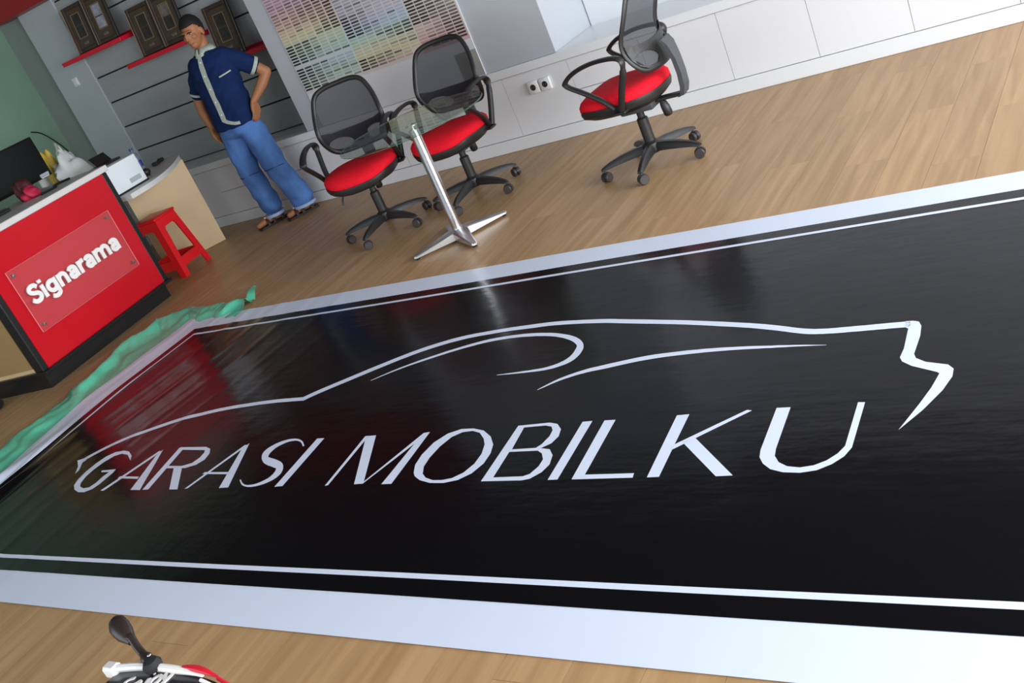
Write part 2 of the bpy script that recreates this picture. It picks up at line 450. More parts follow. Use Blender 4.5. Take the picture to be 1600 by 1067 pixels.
# right wall: glazed shop front
wr = MB()
wr.box((XR+0.05, -2.15, ZC/2), (0.1, 0.9, ZC)); wr.box((XR+0.05, 6.3, ZC/2), (0.1, 0.6, ZC)); wr.box((XR+0.05, 2.15, 0.08), (0.1, 7.7, 0.16)); wr.box((XR+0.05, 2.15, 2.97), (0.1, 7.7, 0.06))
wr.build('wall_right', 'wall_white', kind='structure')
w1 = MB()
for k in range(6): w1.box((XR+0.05, -1.7+k*7.7/5, 1.55), (0.06, 0.05, 2.78))
for z in (0.18, 2.2, 2.92): w1.box((XR+0.05, 2.15, z), (0.06, 7.7, 0.05))
win1 = w1.build('window_1', 'mullion', kind='structure')
for k in range(5):
    for z0, z1 in ((0.205, 2.175), (2.225, 2.895)):
        MB().box((XR+0.05, -1.7+(k+0.5)*7.7/5, (z0+z1)/2), (0.008, 7.7/5-0.05, z1-z0)).build('pane', 'window_glass', win1, sm=0)
wf = MB()
wf.box((-8.5, YF-0.05, ZC/2), (1.8, 0.1, ZC)); wf.box((2.1, YF-0.05, ZC/2), (1.9, 0.1, ZC)); wf.box((-3.22, YF-0.05, 0.08), (8.76, 0.1, 0.16)); wf.box((-3.22, YF-0.05, 2.97), (8.76, 0.1, 0.06))
wf.build('wall_front', 'wall_white', kind='structure')
w2 = MB()
for k in range(6): w2.box((-7.6+k*8.75/5, YF-0.05, 1.55), (0.05, 0.06, 2.78))
for z in (0.18, 2.2, 2.92): w2.box((-3.225, YF-0.05, z), (8.75, 0.06, 0.05))
win2 = w2.build('window_2', 'mullion', kind='structure')
for k in range(5):
    for z0, z1 in ((0.205, 2.175), (2.225, 2.895)):
        MB().box((-7.6+(k+0.5)*8.75/5, YF-0.05, (z0+z1)/2), (8.75/5-0.05, 0.008, z1-z0)).build('pane', 'window_glass', win2, sm=0)
# ------------------------------------------------------------------ the printed banner on the floor
ART = {
 'G': [[[(1.227,0.949),(1.163,0.984),(1.108,0.995),(1.053,0.985),(1.015,0.949),(0.998,0.898),(0.996,0.835),(1.012,0.774),(1.041,0.728),(1.086,0.698),(1.142,0.679),(1.192,0.678),(1.229,0.699),(1.242,0.738),(1.241,0.782),(1.241,0.819),(1.230,0.846),(1.124,0.840),(1.134,0.827),(1.201,0.825),(1.193,0.794),(1.198,0.746),(1.186,0.713),(1.145,0.707),(1.099,0.722),(1.070,0.750),(1.050,0.795),(1.045,0.849),(1.054,0.906),(1.079,0.952),(1.124,0.969),(1.182,0.959),(1.225,0.934),(1.269,0.908)]]],
 'A': [[[(1.313,0.686),(1.339,0.685),(1.440,0.973),(1.414,0.974)]], [[(1.543,0.686),(1.616,0.684),(1.433,0.985),(1.434,0.934)]], [[(1.334,0.775),(1.338,0.789),(1.491,0.781),(1.499,0.765)]]],
 'R': [[[(1.632,0.685),(1.673,0.687),(1.587,0.993),(1.550,0.991)]], [[(1.552,0.994),(1.746,0.986),(1.796,0.968),(1.829,0.932),(1.844,0.888),(1.822,0.851),(1.768,0.831),(1.615,0.836),(1.614,0.853),(1.727,0.848),(1.778,0.866),(1.791,0.905),(1.783,0.941),(1.767,0.960),(1.574,0.974)]], [[(1.676,0.843),(1.735,0.843),(1.883,0.682),(1.826,0.683)]]],
 'A2': [[[(1.927,0.685),(1.945,0.687),(2.038,0.981),(2.017,0.982)]], [[(2.151,0.685),(2.206,0.688),(2.035,0.994),(2.026,0.950)]], [[(1.939,0.783),(1.943,0.796),(2.122,0.790),(2.127,0.775)]]],
 'S': [[[(2.416,0.951),(2.411,0.955),(2.403,0.962),(2.394,0.970),(2.383,0.979),(2.372,0.986),(2.362,0.992),(2.351,0.997),(2.340,1.001),(2.329,1.004),(2.318,1.006),(2.306,1.007),(2.294,1.007),(2.281,1.006),(2.269,1.004),(2.258,1.000),(2.247,0.996),(2.236,0.990),(2.226,0.983),(2.217,0.976),(2.210,0.967),(2.204,0.959),(2.199,0.950),(2.196,0.940),(2.195,0.929),(2.197,0.918),(2.203,0.905),(2.214,0.890),(2.228,0.875),(2.247,0.860),(2.269,0.845),(2.293,0.834),(2.313,0.826),(2.331,0.821),(2.346,0.816),(2.358,0.812),(2.369,0.808),(2.378,0.806),(2.382,0.804),(2.380,0.806),(2.375,0.810),(2.376,0.810),(2.380,0.807),(2.385,0.800),(2.390,0.793),(2.394,0.786),(2.396,0.778),(2.398,0.770),(2.398,0.762),(2.397,0.753),(2.395,0.745),(2.391,0.738),(2.384,0.730),(2.377,0.723),(2.369,0.716),(2.360,0.711),(2.352,0.707),(2.342,0.704),(2.332,0.702),(2.323,0.701),(2.313,0.700),(2.305,0.701),(2.296,0.703),(2.287,0.705),(2.279,0.709),(2.272,0.712),(2.264,0.716),(2.256,0.722),(2.247,0.728),(2.239,0.734),(2.234,0.738),(2.228,0.736),(2.233,0.732),(2.241,0.725),(2.251,0.718),(2.261,0.711),(2.272,0.704),(2.283,0.699),(2.293,0.695),(2.304,0.692),(2.314,0.690),(2.325,0.688),(2.336,0.688),(2.347,0.688),(2.359,0.690),(2.370,0.692),(2.380,0.695),(2.390,0.699),(2.401,0.704),(2.411,0.710),(2.420,0.717),(2.427,0.724),(2.433,0.730),(2.437,0.738),(2.440,0.745),(2.442,0.754),(2.442,0.763),(2.441,0.772),(2.436,0.783),(2.430,0.795),(2.421,0.807),(2.407,0.822),(2.387,0.838),(2.368,0.848),(2.354,0.854),(2.342,0.858),(2.329,0.863),(2.314,0.868),(2.297,0.873),(2.281,0.877),(2.270,0.881),(2.266,0.882),(2.265,0.882),(2.263,0.883),(2.260,0.885),(2.256,0.889),(2.252,0.894),(2.248,0.902),(2.245,0.912),(2.244,0.922),(2.245,0.933),(2.246,0.943),(2.250,0.952),(2.256,0.961),(2.264,0.969),(2.272,0.976),(2.280,0.982),(2.289,0.986),(2.299,0.989),(2.310,0.991),(2.320,0.992),(2.330,0.992),(2.339,0.990),(2.348,0.988),(2.357,0.985),(2.365,0.981),(2.373,0.977),(2.380,0.972),(2.388,0.966),(2.397,0.959),(2.404,0.952),(2.410,0.948)]]],
 'I': [[[(2.482,0.686),(2.524,0.690),(2.492,0.998),(2.450,0.998)]]],
 'M': [[[(2.757,0.686),(2.771,0.690),(2.741,0.997),(2.723,0.995)]], [[(2.728,0.994),(2.779,0.997),(2.946,0.695),(2.902,0.692)]], [[(2.935,0.692),(2.945,0.700),(3.051,0.997),(3.026,0.993)]], [[(3.038,0.689),(3.085,0.690),(3.054,0.998),(3.024,0.968)]]],
 'O': [[[(3.146,0.751),(3.121,0.797),(3.111,0.856),(3.119,0.927),(3.151,0.979),(3.201,1.004),(3.258,1.002),(3.314,0.985),(3.369,0.945),(3.409,0.896),(3.428,0.844),(3.432,0.789),(3.413,0.736),(3.375,0.702),(3.323,0.688),(3.261,0.690),(3.204,0.707),(3.165,0.730)], [(3.193,0.743),(3.170,0.784),(3.162,0.836),(3.166,0.900),(3.185,0.956),(3.219,0.983),(3.263,0.987),(3.304,0.972),(3.344,0.935),(3.370,0.899),(3.389,0.846),(3.392,0.791),(3.375,0.742),(3.342,0.713),(3.304,0.704),(3.264,0.705),(3.222,0.720)]]],
 'B': [[[(3.457,1.001),(3.585,1.008),(3.623,0.997),(3.654,0.964),(3.665,0.924),(3.656,0.886),(3.626,0.861),(3.666,0.853),(3.695,0.819),(3.708,0.771),(3.698,0.731),(3.669,0.699),(3.642,0.692),(3.479,0.692)], [(3.489,0.988),(3.577,0.992),(3.606,0.983),(3.622,0.961),(3.627,0.927),(3.618,0.883),(3.604,0.864),(3.508,0.862)], [(3.505,0.848),(3.621,0.848),(3.646,0.832),(3.668,0.799),(3.670,0.763),(3.656,0.724),(3.635,0.713),(3.518,0.711)]]],
 'I2': [[[(3.742,0.691),(3.778,0.692),(3.760,1.002),(3.722,1.000)]]],
 'L': [[[(3.830,0.691),(3.868,0.710),(3.849,1.000),(3.807,1.000)]], [[(3.830,0.691),(4.042,0.693),(4.038,0.714),(3.856,0.713)]]],
 'K': [[[(4.089,0.693),(4.128,0.694),(4.111,1.006),(4.069,1.004)]], [[(4.116,0.819),(4.118,0.849),(4.300,1.011),(4.317,1.006)]], [[(4.139,0.862),(4.178,0.877),(4.356,0.693),(4.306,0.691)]]],
 'U': [[[(4.392,1.012),(4.403,0.805),(4.410,0.772),(4.428,0.743),(4.457,0.717),(4.496,0.702),(4.544,0.698),(4.587,0.707),(4.622,0.732),(4.647,0.764),(4.659,0.802),(4.650,1.014),(4.630,1.016),(4.639,0.810),(4.626,0.777),(4.603,0.748),(4.574,0.729),(4.538,0.721),(4.501,0.728),(4.472,0.747),(4.453,0.776),(4.447,0.809),(4.435,1.011)]]],
 'hook': [[[(0.922,0.821),(0.866,0.880),(0.792,0.931),(0.849,0.958),(0.867,0.931),(0.861,0.912),(0.917,0.849)]], [[(0.844,0.918),(0.846,0.920),(0.848,0.924),(0.851,0.928),(0.856,0.934),(0.864,0.943),(0.873,0.955),(0.884,0.971),(0.898,0.988),(0.912,1.005),(0.927,1.020),(0.942,1.035),(0.957,1.048),(0.974,1.062),(0.992,1.075),(1.011,1.088),(1.033,1.102),(1.056,1.115),(1.081,1.128),(1.106,1.141),(1.132,1.154),(1.159,1.167),(1.187,1.180),(1.215,1.193),(1.243,1.206),(1.271,1.216),(1.297,1.226),(1.322,1.233),(1.347,1.240),(1.373,1.247),(1.402,1.254),(1.432,1.261),(1.462,1.268),(1.495,1.275),(1.528,1.282),(1.563,1.287),(1.601,1.292),(1.642,1.297),(1.683,1.301),(1.724,1.304),(1.762,1.307),(1.796,1.310),(1.828,1.311),(1.859,1.312),(1.890,1.313),(1.922,1.314),(1.959,1.313),(2.000,1.312),(2.040,1.311),(2.074,1.310),(2.097,1.309),(2.069,1.340),(2.045,1.340),(2.011,1.341),(1.972,1.342),(1.931,1.343),(1.893,1.343),(1.860,1.342),(1.829,1.341),(1.798,1.340),(1.765,1.338),(1.731,1.336),(1.693,1.332),(1.652,1.329),(1.610,1.325),(1.569,1.320),(1.531,1.315),(1.495,1.309),(1.461,1.302),(1.429,1.295),(1.398,1.287),(1.368,1.280),(1.340,1.273),(1.313,1.266),(1.288,1.259),(1.262,1.251),(1.236,1.241),(1.209,1.230),(1.181,1.217),(1.153,1.203),(1.126,1.189),(1.099,1.176),(1.074,1.162),(1.048,1.149),(1.024,1.136),(1.000,1.122),(0.979,1.108),(0.959,1.095),(0.942,1.081),(0.925,1.067),(0.910,1.053),(0.895,1.038),(0.881,1.022),(0.866,1.005),(0.853,0.988),(0.842,0.972),(0.833,0.959),(0.828,0.949),(0.825,0.941),(0.824,0.936),(0.824,0.931),(0.824,0.927)]], [[(2.094,1.308),(2.102,1.315),(2.112,1.325),(2.126,1.337),(2.141,1.349),(2.158,1.362),(2.178,1.376),(2.199,1.392),(2.223,1.408),(2.247,1.424),(2.272,1.441),(2.296,1.458),(2.321,1.475),(2.346,1.492),(2.373,1.511),(2.401,1.529),(2.432,1.549),(2.464,1.571),(2.498,1.592),(2.533,1.612),(2.568,1.631),(2.603,1.647),(2.640,1.662),(2.676,1.676),(2.714,1.688),(2.753,1.698),(2.793,1.707),(2.836,1.713),(2.878,1.717),(2.919,1.720),(2.957,1.724),(2.991,1.726),(3.022,1.727),(3.052,1.727),(3.082,1.727),(3.112,1.727),(3.142,1.727),(3.170,1.728),(3.199,1.728),(3.230,1.727),(3.264,1.724),(3.303,1.720),(3.346,1.715),(3.390,1.709),(3.431,1.702),(3.468,1.696),(3.496,1.691),(3.518,1.686),(3.538,1.681),(3.564,1.674),(3.601,1.665),(3.651,1.653),(3.709,1.639),(3.772,1.624),(3.833,1.609),(3.890,1.594),(3.943,1.579),(3.995,1.564),(4.045,1.549),(4.091,1.536),(4.129,1.524),(4.158,1.515),(4.181,1.507),(4.200,1.500),(4.219,1.493),(4.241,1.485),(4.267,1.475),(4.294,1.464),(4.322,1.452),(4.348,1.442),(4.371,1.434),(4.389,1.429),(4.405,1.426),(4.419,1.424),(4.433,1.422),(4.449,1.421),(4.466,1.419),(4.484,1.418),(4.503,1.417),(4.521,1.417),(4.539,1.416),(4.557,1.415),(4.575,1.415),(4.592,1.414),(4.609,1.414),(4.626,1.413),(4.644,1.413),(4.663,1.412),(4.681,1.411),(4.696,1.410),(4.707,1.410),(4.699,1.445),(4.688,1.446),(4.673,1.446),(4.655,1.447),(4.636,1.448),(4.618,1.448),(4.601,1.449),(4.584,1.449),(4.566,1.449),(4.548,1.450),(4.531,1.451),(4.512,1.451),(4.494,1.452),(4.475,1.452),(4.457,1.453),(4.440,1.454),(4.424,1.456),(4.410,1.458),(4.396,1.460),(4.381,1.464),(4.363,1.469),(4.340,1.477),(4.315,1.487),(4.287,1.499),(4.259,1.510),(4.233,1.520),(4.211,1.528),(4.192,1.535),(4.172,1.541),(4.149,1.549),(4.119,1.558),(4.081,1.569),(4.035,1.583),(3.985,1.597),(3.932,1.612),(3.878,1.627),(3.821,1.642),(3.759,1.657),(3.696,1.673),(3.637,1.687),(3.587,1.699),(3.550,1.708),(3.524,1.715),(3.503,1.720),(3.481,1.724),(3.452,1.729),(3.415,1.735),(3.373,1.741),(3.329,1.747),(3.286,1.753),(3.246,1.757),(3.212,1.759),(3.180,1.760),(3.151,1.760),(3.122,1.760),(3.092,1.759),(3.062,1.759),(3.032,1.758),(3.002,1.758),(2.971,1.756),(2.936,1.754),(2.898,1.751),(2.857,1.747),(2.813,1.743),(2.770,1.737),(2.729,1.729),(2.690,1.719),(2.651,1.706),(2.614,1.692),(2.577,1.677),(2.541,1.660),(2.505,1.642),(2.470,1.621),(2.436,1.600),(2.403,1.578),(2.372,1.558),(2.343,1.539),(2.316,1.521),(2.291,1.503),(2.266,1.486),(2.241,1.469),(2.217,1.452),(2.192,1.435),(2.168,1.419),(2.146,1.404),(2.127,1.390),(2.109,1.376),(2.094,1.364),(2.080,1.352),(2.069,1.342),(2.061,1.335)]], [[(4.685,1.448),(4.708,1.446),(4.726,1.438),(4.738,1.410),(4.744,1.352),(4.743,1.251),(4.752,1.227),(4.783,1.202),(4.847,1.178),(4.865,1.154),(4.867,1.115),(4.851,1.049),(4.814,0.960),(4.766,0.872),(4.776,0.906),(4.801,0.994),(4.819,1.066),(4.830,1.135),(4.823,1.143),(4.747,1.186),(4.715,1.215),(4.705,1.238),(4.708,1.288),(4.701,1.401),(4.691,1.411)]]],
 'window': [[[(2.424,1.423),(2.441,1.433),(2.463,1.448),(2.489,1.465),(2.516,1.482),(2.542,1.497),(2.568,1.511),(2.594,1.524),(2.620,1.536),(2.647,1.548),(2.673,1.559),(2.700,1.571),(2.726,1.582),(2.753,1.593),(2.780,1.603),(2.807,1.613),(2.834,1.622),(2.862,1.630),(2.889,1.638),(2.918,1.645),(2.946,1.650),(2.976,1.654),(3.007,1.657),(3.038,1.659),(3.068,1.659),(3.098,1.659),(3.127,1.657),(3.156,1.654),(3.185,1.651),(3.212,1.646),(3.237,1.642),(3.259,1.636),(3.280,1.631),(3.298,1.624),(3.316,1.617),(3.334,1.610),(3.351,1.601),(3.367,1.592),(3.383,1.583),(3.397,1.573),(3.409,1.564),(3.419,1.555),(3.428,1.546),(3.435,1.539),(3.439,1.533),(3.441,1.530),(3.442,1.528),(3.444,1.523),(3.446,1.516),(3.447,1.507),(3.448,1.498),(3.450,1.488),(3.450,1.478),(3.450,1.467),(3.449,1.457),(3.447,1.448),(3.443,1.440),(3.439,1.432),(3.434,1.425),(3.427,1.418),(3.419,1.411),(3.410,1.405),(3.400,1.399),(3.389,1.394),(3.376,1.389),(3.361,1.385),(3.343,1.382),(3.322,1.380),(3.300,1.377),(3.277,1.376),(3.255,1.374),(3.232,1.372),(3.207,1.371),(3.183,1.369),(3.162,1.368),(3.148,1.367),(3.150,1.364),(3.166,1.363),(3.187,1.363),(3.212,1.362),(3.238,1.362),(3.262,1.362),(3.285,1.362),(3.309,1.363),(3.332,1.363),(3.354,1.364),(3.373,1.366),(3.389,1.369),(3.403,1.372),(3.416,1.376),(3.427,1.381),(3.437,1.386),(3.447,1.391),(3.456,1.396),(3.463,1.402),(3.470,1.409),(3.475,1.416),(3.480,1.425),(3.483,1.434),(3.486,1.445),(3.487,1.455),(3.488,1.466),(3.487,1.477),(3.486,1.489),(3.483,1.503),(3.477,1.518),(3.468,1.536),(3.456,1.553),(3.443,1.567),(3.430,1.580),(3.416,1.591),(3.403,1.601),(3.388,1.610),(3.372,1.619),(3.356,1.627),(3.339,1.634),(3.321,1.641),(3.303,1.648),(3.285,1.654),(3.266,1.660),(3.245,1.665),(3.222,1.669),(3.197,1.674),(3.170,1.678),(3.141,1.681),(3.112,1.683),(3.082,1.684),(3.052,1.684),(3.021,1.683),(2.990,1.681),(2.960,1.678),(2.930,1.674),(2.901,1.667),(2.873,1.660),(2.845,1.651),(2.818,1.642),(2.791,1.632),(2.764,1.622),(2.737,1.612),(2.711,1.600),(2.684,1.588),(2.658,1.576),(2.632,1.564),(2.607,1.551),(2.581,1.537),(2.556,1.523),(2.532,1.509),(2.507,1.492),(2.481,1.473),(2.456,1.454),(2.436,1.438),(2.421,1.426)]]],
 'door': [[[(3.417,1.227),(3.427,1.234),(3.441,1.244),(3.457,1.257),(3.473,1.269),(3.490,1.280),(3.506,1.289),(3.524,1.297),(3.541,1.305),(3.559,1.312),(3.576,1.317),(3.590,1.322),(3.603,1.325),(3.616,1.327),(3.632,1.330),(3.653,1.334),(3.679,1.340),(3.710,1.348),(3.743,1.356),(3.777,1.363),(3.810,1.368),(3.842,1.372),(3.874,1.375),(3.906,1.377),(3.938,1.378),(3.969,1.379),(4.001,1.379),(4.032,1.380),(4.063,1.379),(4.094,1.378),(4.125,1.377),(4.157,1.375),(4.189,1.373),(4.220,1.370),(4.250,1.368),(4.276,1.365),(4.299,1.364),(4.319,1.362),(4.337,1.361),(4.354,1.360),(4.372,1.358),(4.392,1.356),(4.412,1.354),(4.432,1.352),(4.449,1.350),(4.461,1.349),(4.460,1.351),(4.448,1.353),(4.431,1.356),(4.411,1.360),(4.390,1.364),(4.370,1.367),(4.351,1.370),(4.333,1.372),(4.315,1.375),(4.295,1.378),(4.271,1.380),(4.245,1.384),(4.215,1.388),(4.183,1.392),(4.150,1.395),(4.118,1.398),(4.086,1.401),(4.054,1.402),(4.023,1.404),(3.991,1.404),(3.958,1.405),(3.926,1.404),(3.894,1.403),(3.861,1.402),(3.828,1.400),(3.796,1.396),(3.762,1.390),(3.728,1.383),(3.694,1.375),(3.663,1.368),(3.637,1.361),(3.617,1.356),(3.601,1.352),(3.588,1.349),(3.576,1.345),(3.562,1.339),(3.545,1.332),(3.529,1.324),(3.511,1.315),(3.495,1.305),(3.479,1.295),(3.464,1.282),(3.449,1.267),(3.435,1.252),(3.423,1.239),(3.415,1.229)]]],
}

BL, BH = 5.66, 2.475
def warp(x, y):
    """lie of the sheet: its near left side is pulled in and slightly buckled"""
    k = sstep(1.75-y, 0.0, 1.2)*sstep(0.75-x, 0.0, 0.75)
    return x+0.20*k, y
def hgt(x, y):
    a = sstep(2.1-x, 0, 1.6)
    u = x+0.05*math.sin(y*2.3)+0.04*y
    h = 0.0024*a*(0.5+0.5*math.sin(u*23+1.3*math.sin(y*1.7)))**6
    h += 0.0009*a*(0.5+0.5*math.sin(u*37+2.0+1.1*math.sin(y*2.9+1)))**4
    h += 0.0010*math.sin(x*3.1+y*2.0)*math.sin(y*4.2-x*0.7)+0.001
    b = sstep(1.5-y, 0, 0.9)*sstep(0.62-x, 0, 0.4)
    h += b*(0.028*(0.5+0.5*math.sin(x*24-y*2.5+0.8))**2+0.012*(0.5+0.5*math.sin(x*47+y*5))**2)
    c = 0.5+0.5*math.sin(y*13+x*1.2)
    h += 0.004*c*sstep(0.25-x, 0, 0.25)
    return max(h, 0.0)+0.0012
def bpos(x, y, e=0.0):
    X, Y = warp(x, y); return (X, Y, hgt(x, y)+e)
banner = thing('banner', (-5.53, 1.385, 0.0), 0, 'large black vinyl banner with a white car outline spread on the wooden floor', 'banner')
NU, NV = 400, 176
sheet = MB().grid(NU, NV, lambda u, v: bpos(u*BL, v*BH)).build('sheet', 'print_white', banner, sm=0)
sheet.data.shade_smooth()
sheet['label'] = 'white vinyl sheet'
bx0, bx1, by0, by1 = 0.215, BL-0.215, 0.168, 2.310
pan = MB().grid(390, 160, lambda u, v: bpos(bx0+u*(bx1-bx0), by0+v*(by1-by0), 0.0007)).build('printed_panel', 'vinyl_black', banner, sm=0)
pan.data.shade_smooth(); pan['label'] = 'glossy black printed field'

def drape(name, polys, e=0.0016, maxlen=0.03, mtl='print_white'):
    bm = bmesh.new()
    for loops in polys:
        L3 = [[Vector((p[0], p[1], 0)) for p in lp] for lp in loops]
        flat = [p for lp in L3 for p in lp]
        tris = geometry.tessellate_polygon(L3)
        vs = [bm.verts.new(p) for p in flat]
        for t in tris:
            try: bm.faces.new([vs[i] for i in t])
            except ValueError: pass
    for it in range(7):
        es = [q for q in bm.edges if q.calc_length() > maxlen]
        if not es: break
        bmesh.ops.subdivide_edges(bm, edges=es, cuts=1, use_grid_fill=False)
        bmesh.ops.triangulate(bm, faces=[f for f in bm.faces if len(f.verts) > 3])
    for v in bm.verts: v.co = Vector(bpos(v.co.x, v.co.y, e))
    bmesh.ops.recalc_face_normals(bm, faces=bm.faces)
    for f in bm.faces:
        if f.normal.z < 0: f.normal_flip()
    me = bpy.data.meshes.new(name); bm.to_mesh(me); bm.free()
    me.shade_smooth()
    return put(name, me, mtl, banner)
for key in ('G', 'A', 'R', 'A2', 'S', 'I', 'M', 'O', 'B', 'I2', 'L', 'K', 'U'):
    drape('letter', ART[key])['label'] = 'white printed letter '+key[0]
drape('car_outline', ART['hook'])['label'] = 'white line of the car roof and nose'
drape('window_line', ART['window'])['label'] = 'white loop of the side window'
drape('door_line', ART['door'])['label'] = 'white swoosh of the door line'
def frame_polys(x0, x1, y0, y1, w):
    return [[[(x0, y0), (x1, y0), (x1, y0+w), (x0, y0+w)]], [[(x0, y1-w), (x1, y1-w), (x1, y1), (x0, y1)]],
            [[(x0, y0), (x0+w, y0), (x0+w, y1), (x0, y1)]], [[(x1-w, y0), (x1, y0), (x1, y1), (x1-w, y1)]]]
drape('border_line', frame_polys(0.290, BL-0.290, 0.238, 2.238, 0.0215), 0.0019, 0.02)['label'] = 'thin white border line'

# green tarpaulin lying under the left edge of the banner
def tarp():
    out = [(-5.70, 2.25), (-5.74, 2.5), (-5.76, 2.75), (-5.82, 3.05), (-5.90, 3.3), (-5.97, 3.6), (-6.02, 3.87), (-5.93, 3.99), (-5.78, 4.06), (-5.55, 4.04), (-5.38, 4.03), (-5.20, 4.02), (-5.03, 3.97)]
    inn = [(-5.0, 2.1), (-5.1, 2.4), (-5.2, 2.6), (-5.25, 2.85), (-5.3, 3.05), (-5.3, 3.25), (-5.3, 3.4), (-5.28, 3.45), (-5.24, 3.5), (-5.2, 3.52), (-5.1, 3.55), (-5.05, 3.58), (-4.98, 3.62)]
    O = catmull([(a, b, 0) for a, b in out], 10); I = catmull([(a, b, 0) for a, b in inn], 10)
    n = len(O); mb = MB()
    rr = random.Random(3)
    def fn(u, v):
        k = min(int(round(u*(n-1))), n-1)
        p = O[k].lerp(I[k], v)
        x, y = p.x, p.y
        s = u*n/10
        # buckled rim (free edge) that settles flat under the banner
        free = sstep(0.62-v, 0, 0.45)
        w = v*9+0.8*math.sin(s*1.7)+0.5*math.sin(s*3.9+1)
        h = 0.026*(0.5+0.5*math.sin(w))**2+0.020*(0.5+0.5*math.sin(w*1.9+s*0.9))**3+0.010*(0.5+0.5*math.sin(s*4.1+v*4))**2*(0.5+0.5*math.sin(w*0.8+2))+0.005*math.sin(s*8+v*13)**2
        jig = 0.022*math.sin(s*3.3)+0.016*math.sin(s*7.1+1)
        x += jig*(1-v)*0.8; y += jig*(1-v)*0.4
        return (x, y, 0.0006+h*free*(0.25+0.75*sstep(v, 0, 0.15)))
    mb.grid(n-1, 34, fn)
    o = mb.build('tarpaulin', 'tarp_green', sm=0, label='crumpled green plastic tarpaulin along the left edge of the banner', cat='tarpaulin')
    o.data.shade_smooth()
    # the flicked-up corner strip of the same sheet
    st = MB(); pth = [(-5.02, 3.95, 0.015), (-5.07, 4.03, 0.04), (-5.13, 4.11, 0.035), (-5.20, 4.19, 0.012)]
    P = catmull(pth, 5)
    L = [p+Vector((0.028*(1-i/len(P)), 0.022*(1-i/len(P)), 0.0)) for i, p in enumerate(P)]
    R = [p+Vector((-0.028*(1-i/len(P)), -0.01*(1-i/len(P)), 0.012)) for i, p in enumerate(P)]
    m = len(P)
    st.add(L+R, [(i, i+1, m+i+1, m+i) for i in range(m-1)])
    q = st.build('loose_corner', 'tarp_green', o)
tarp()

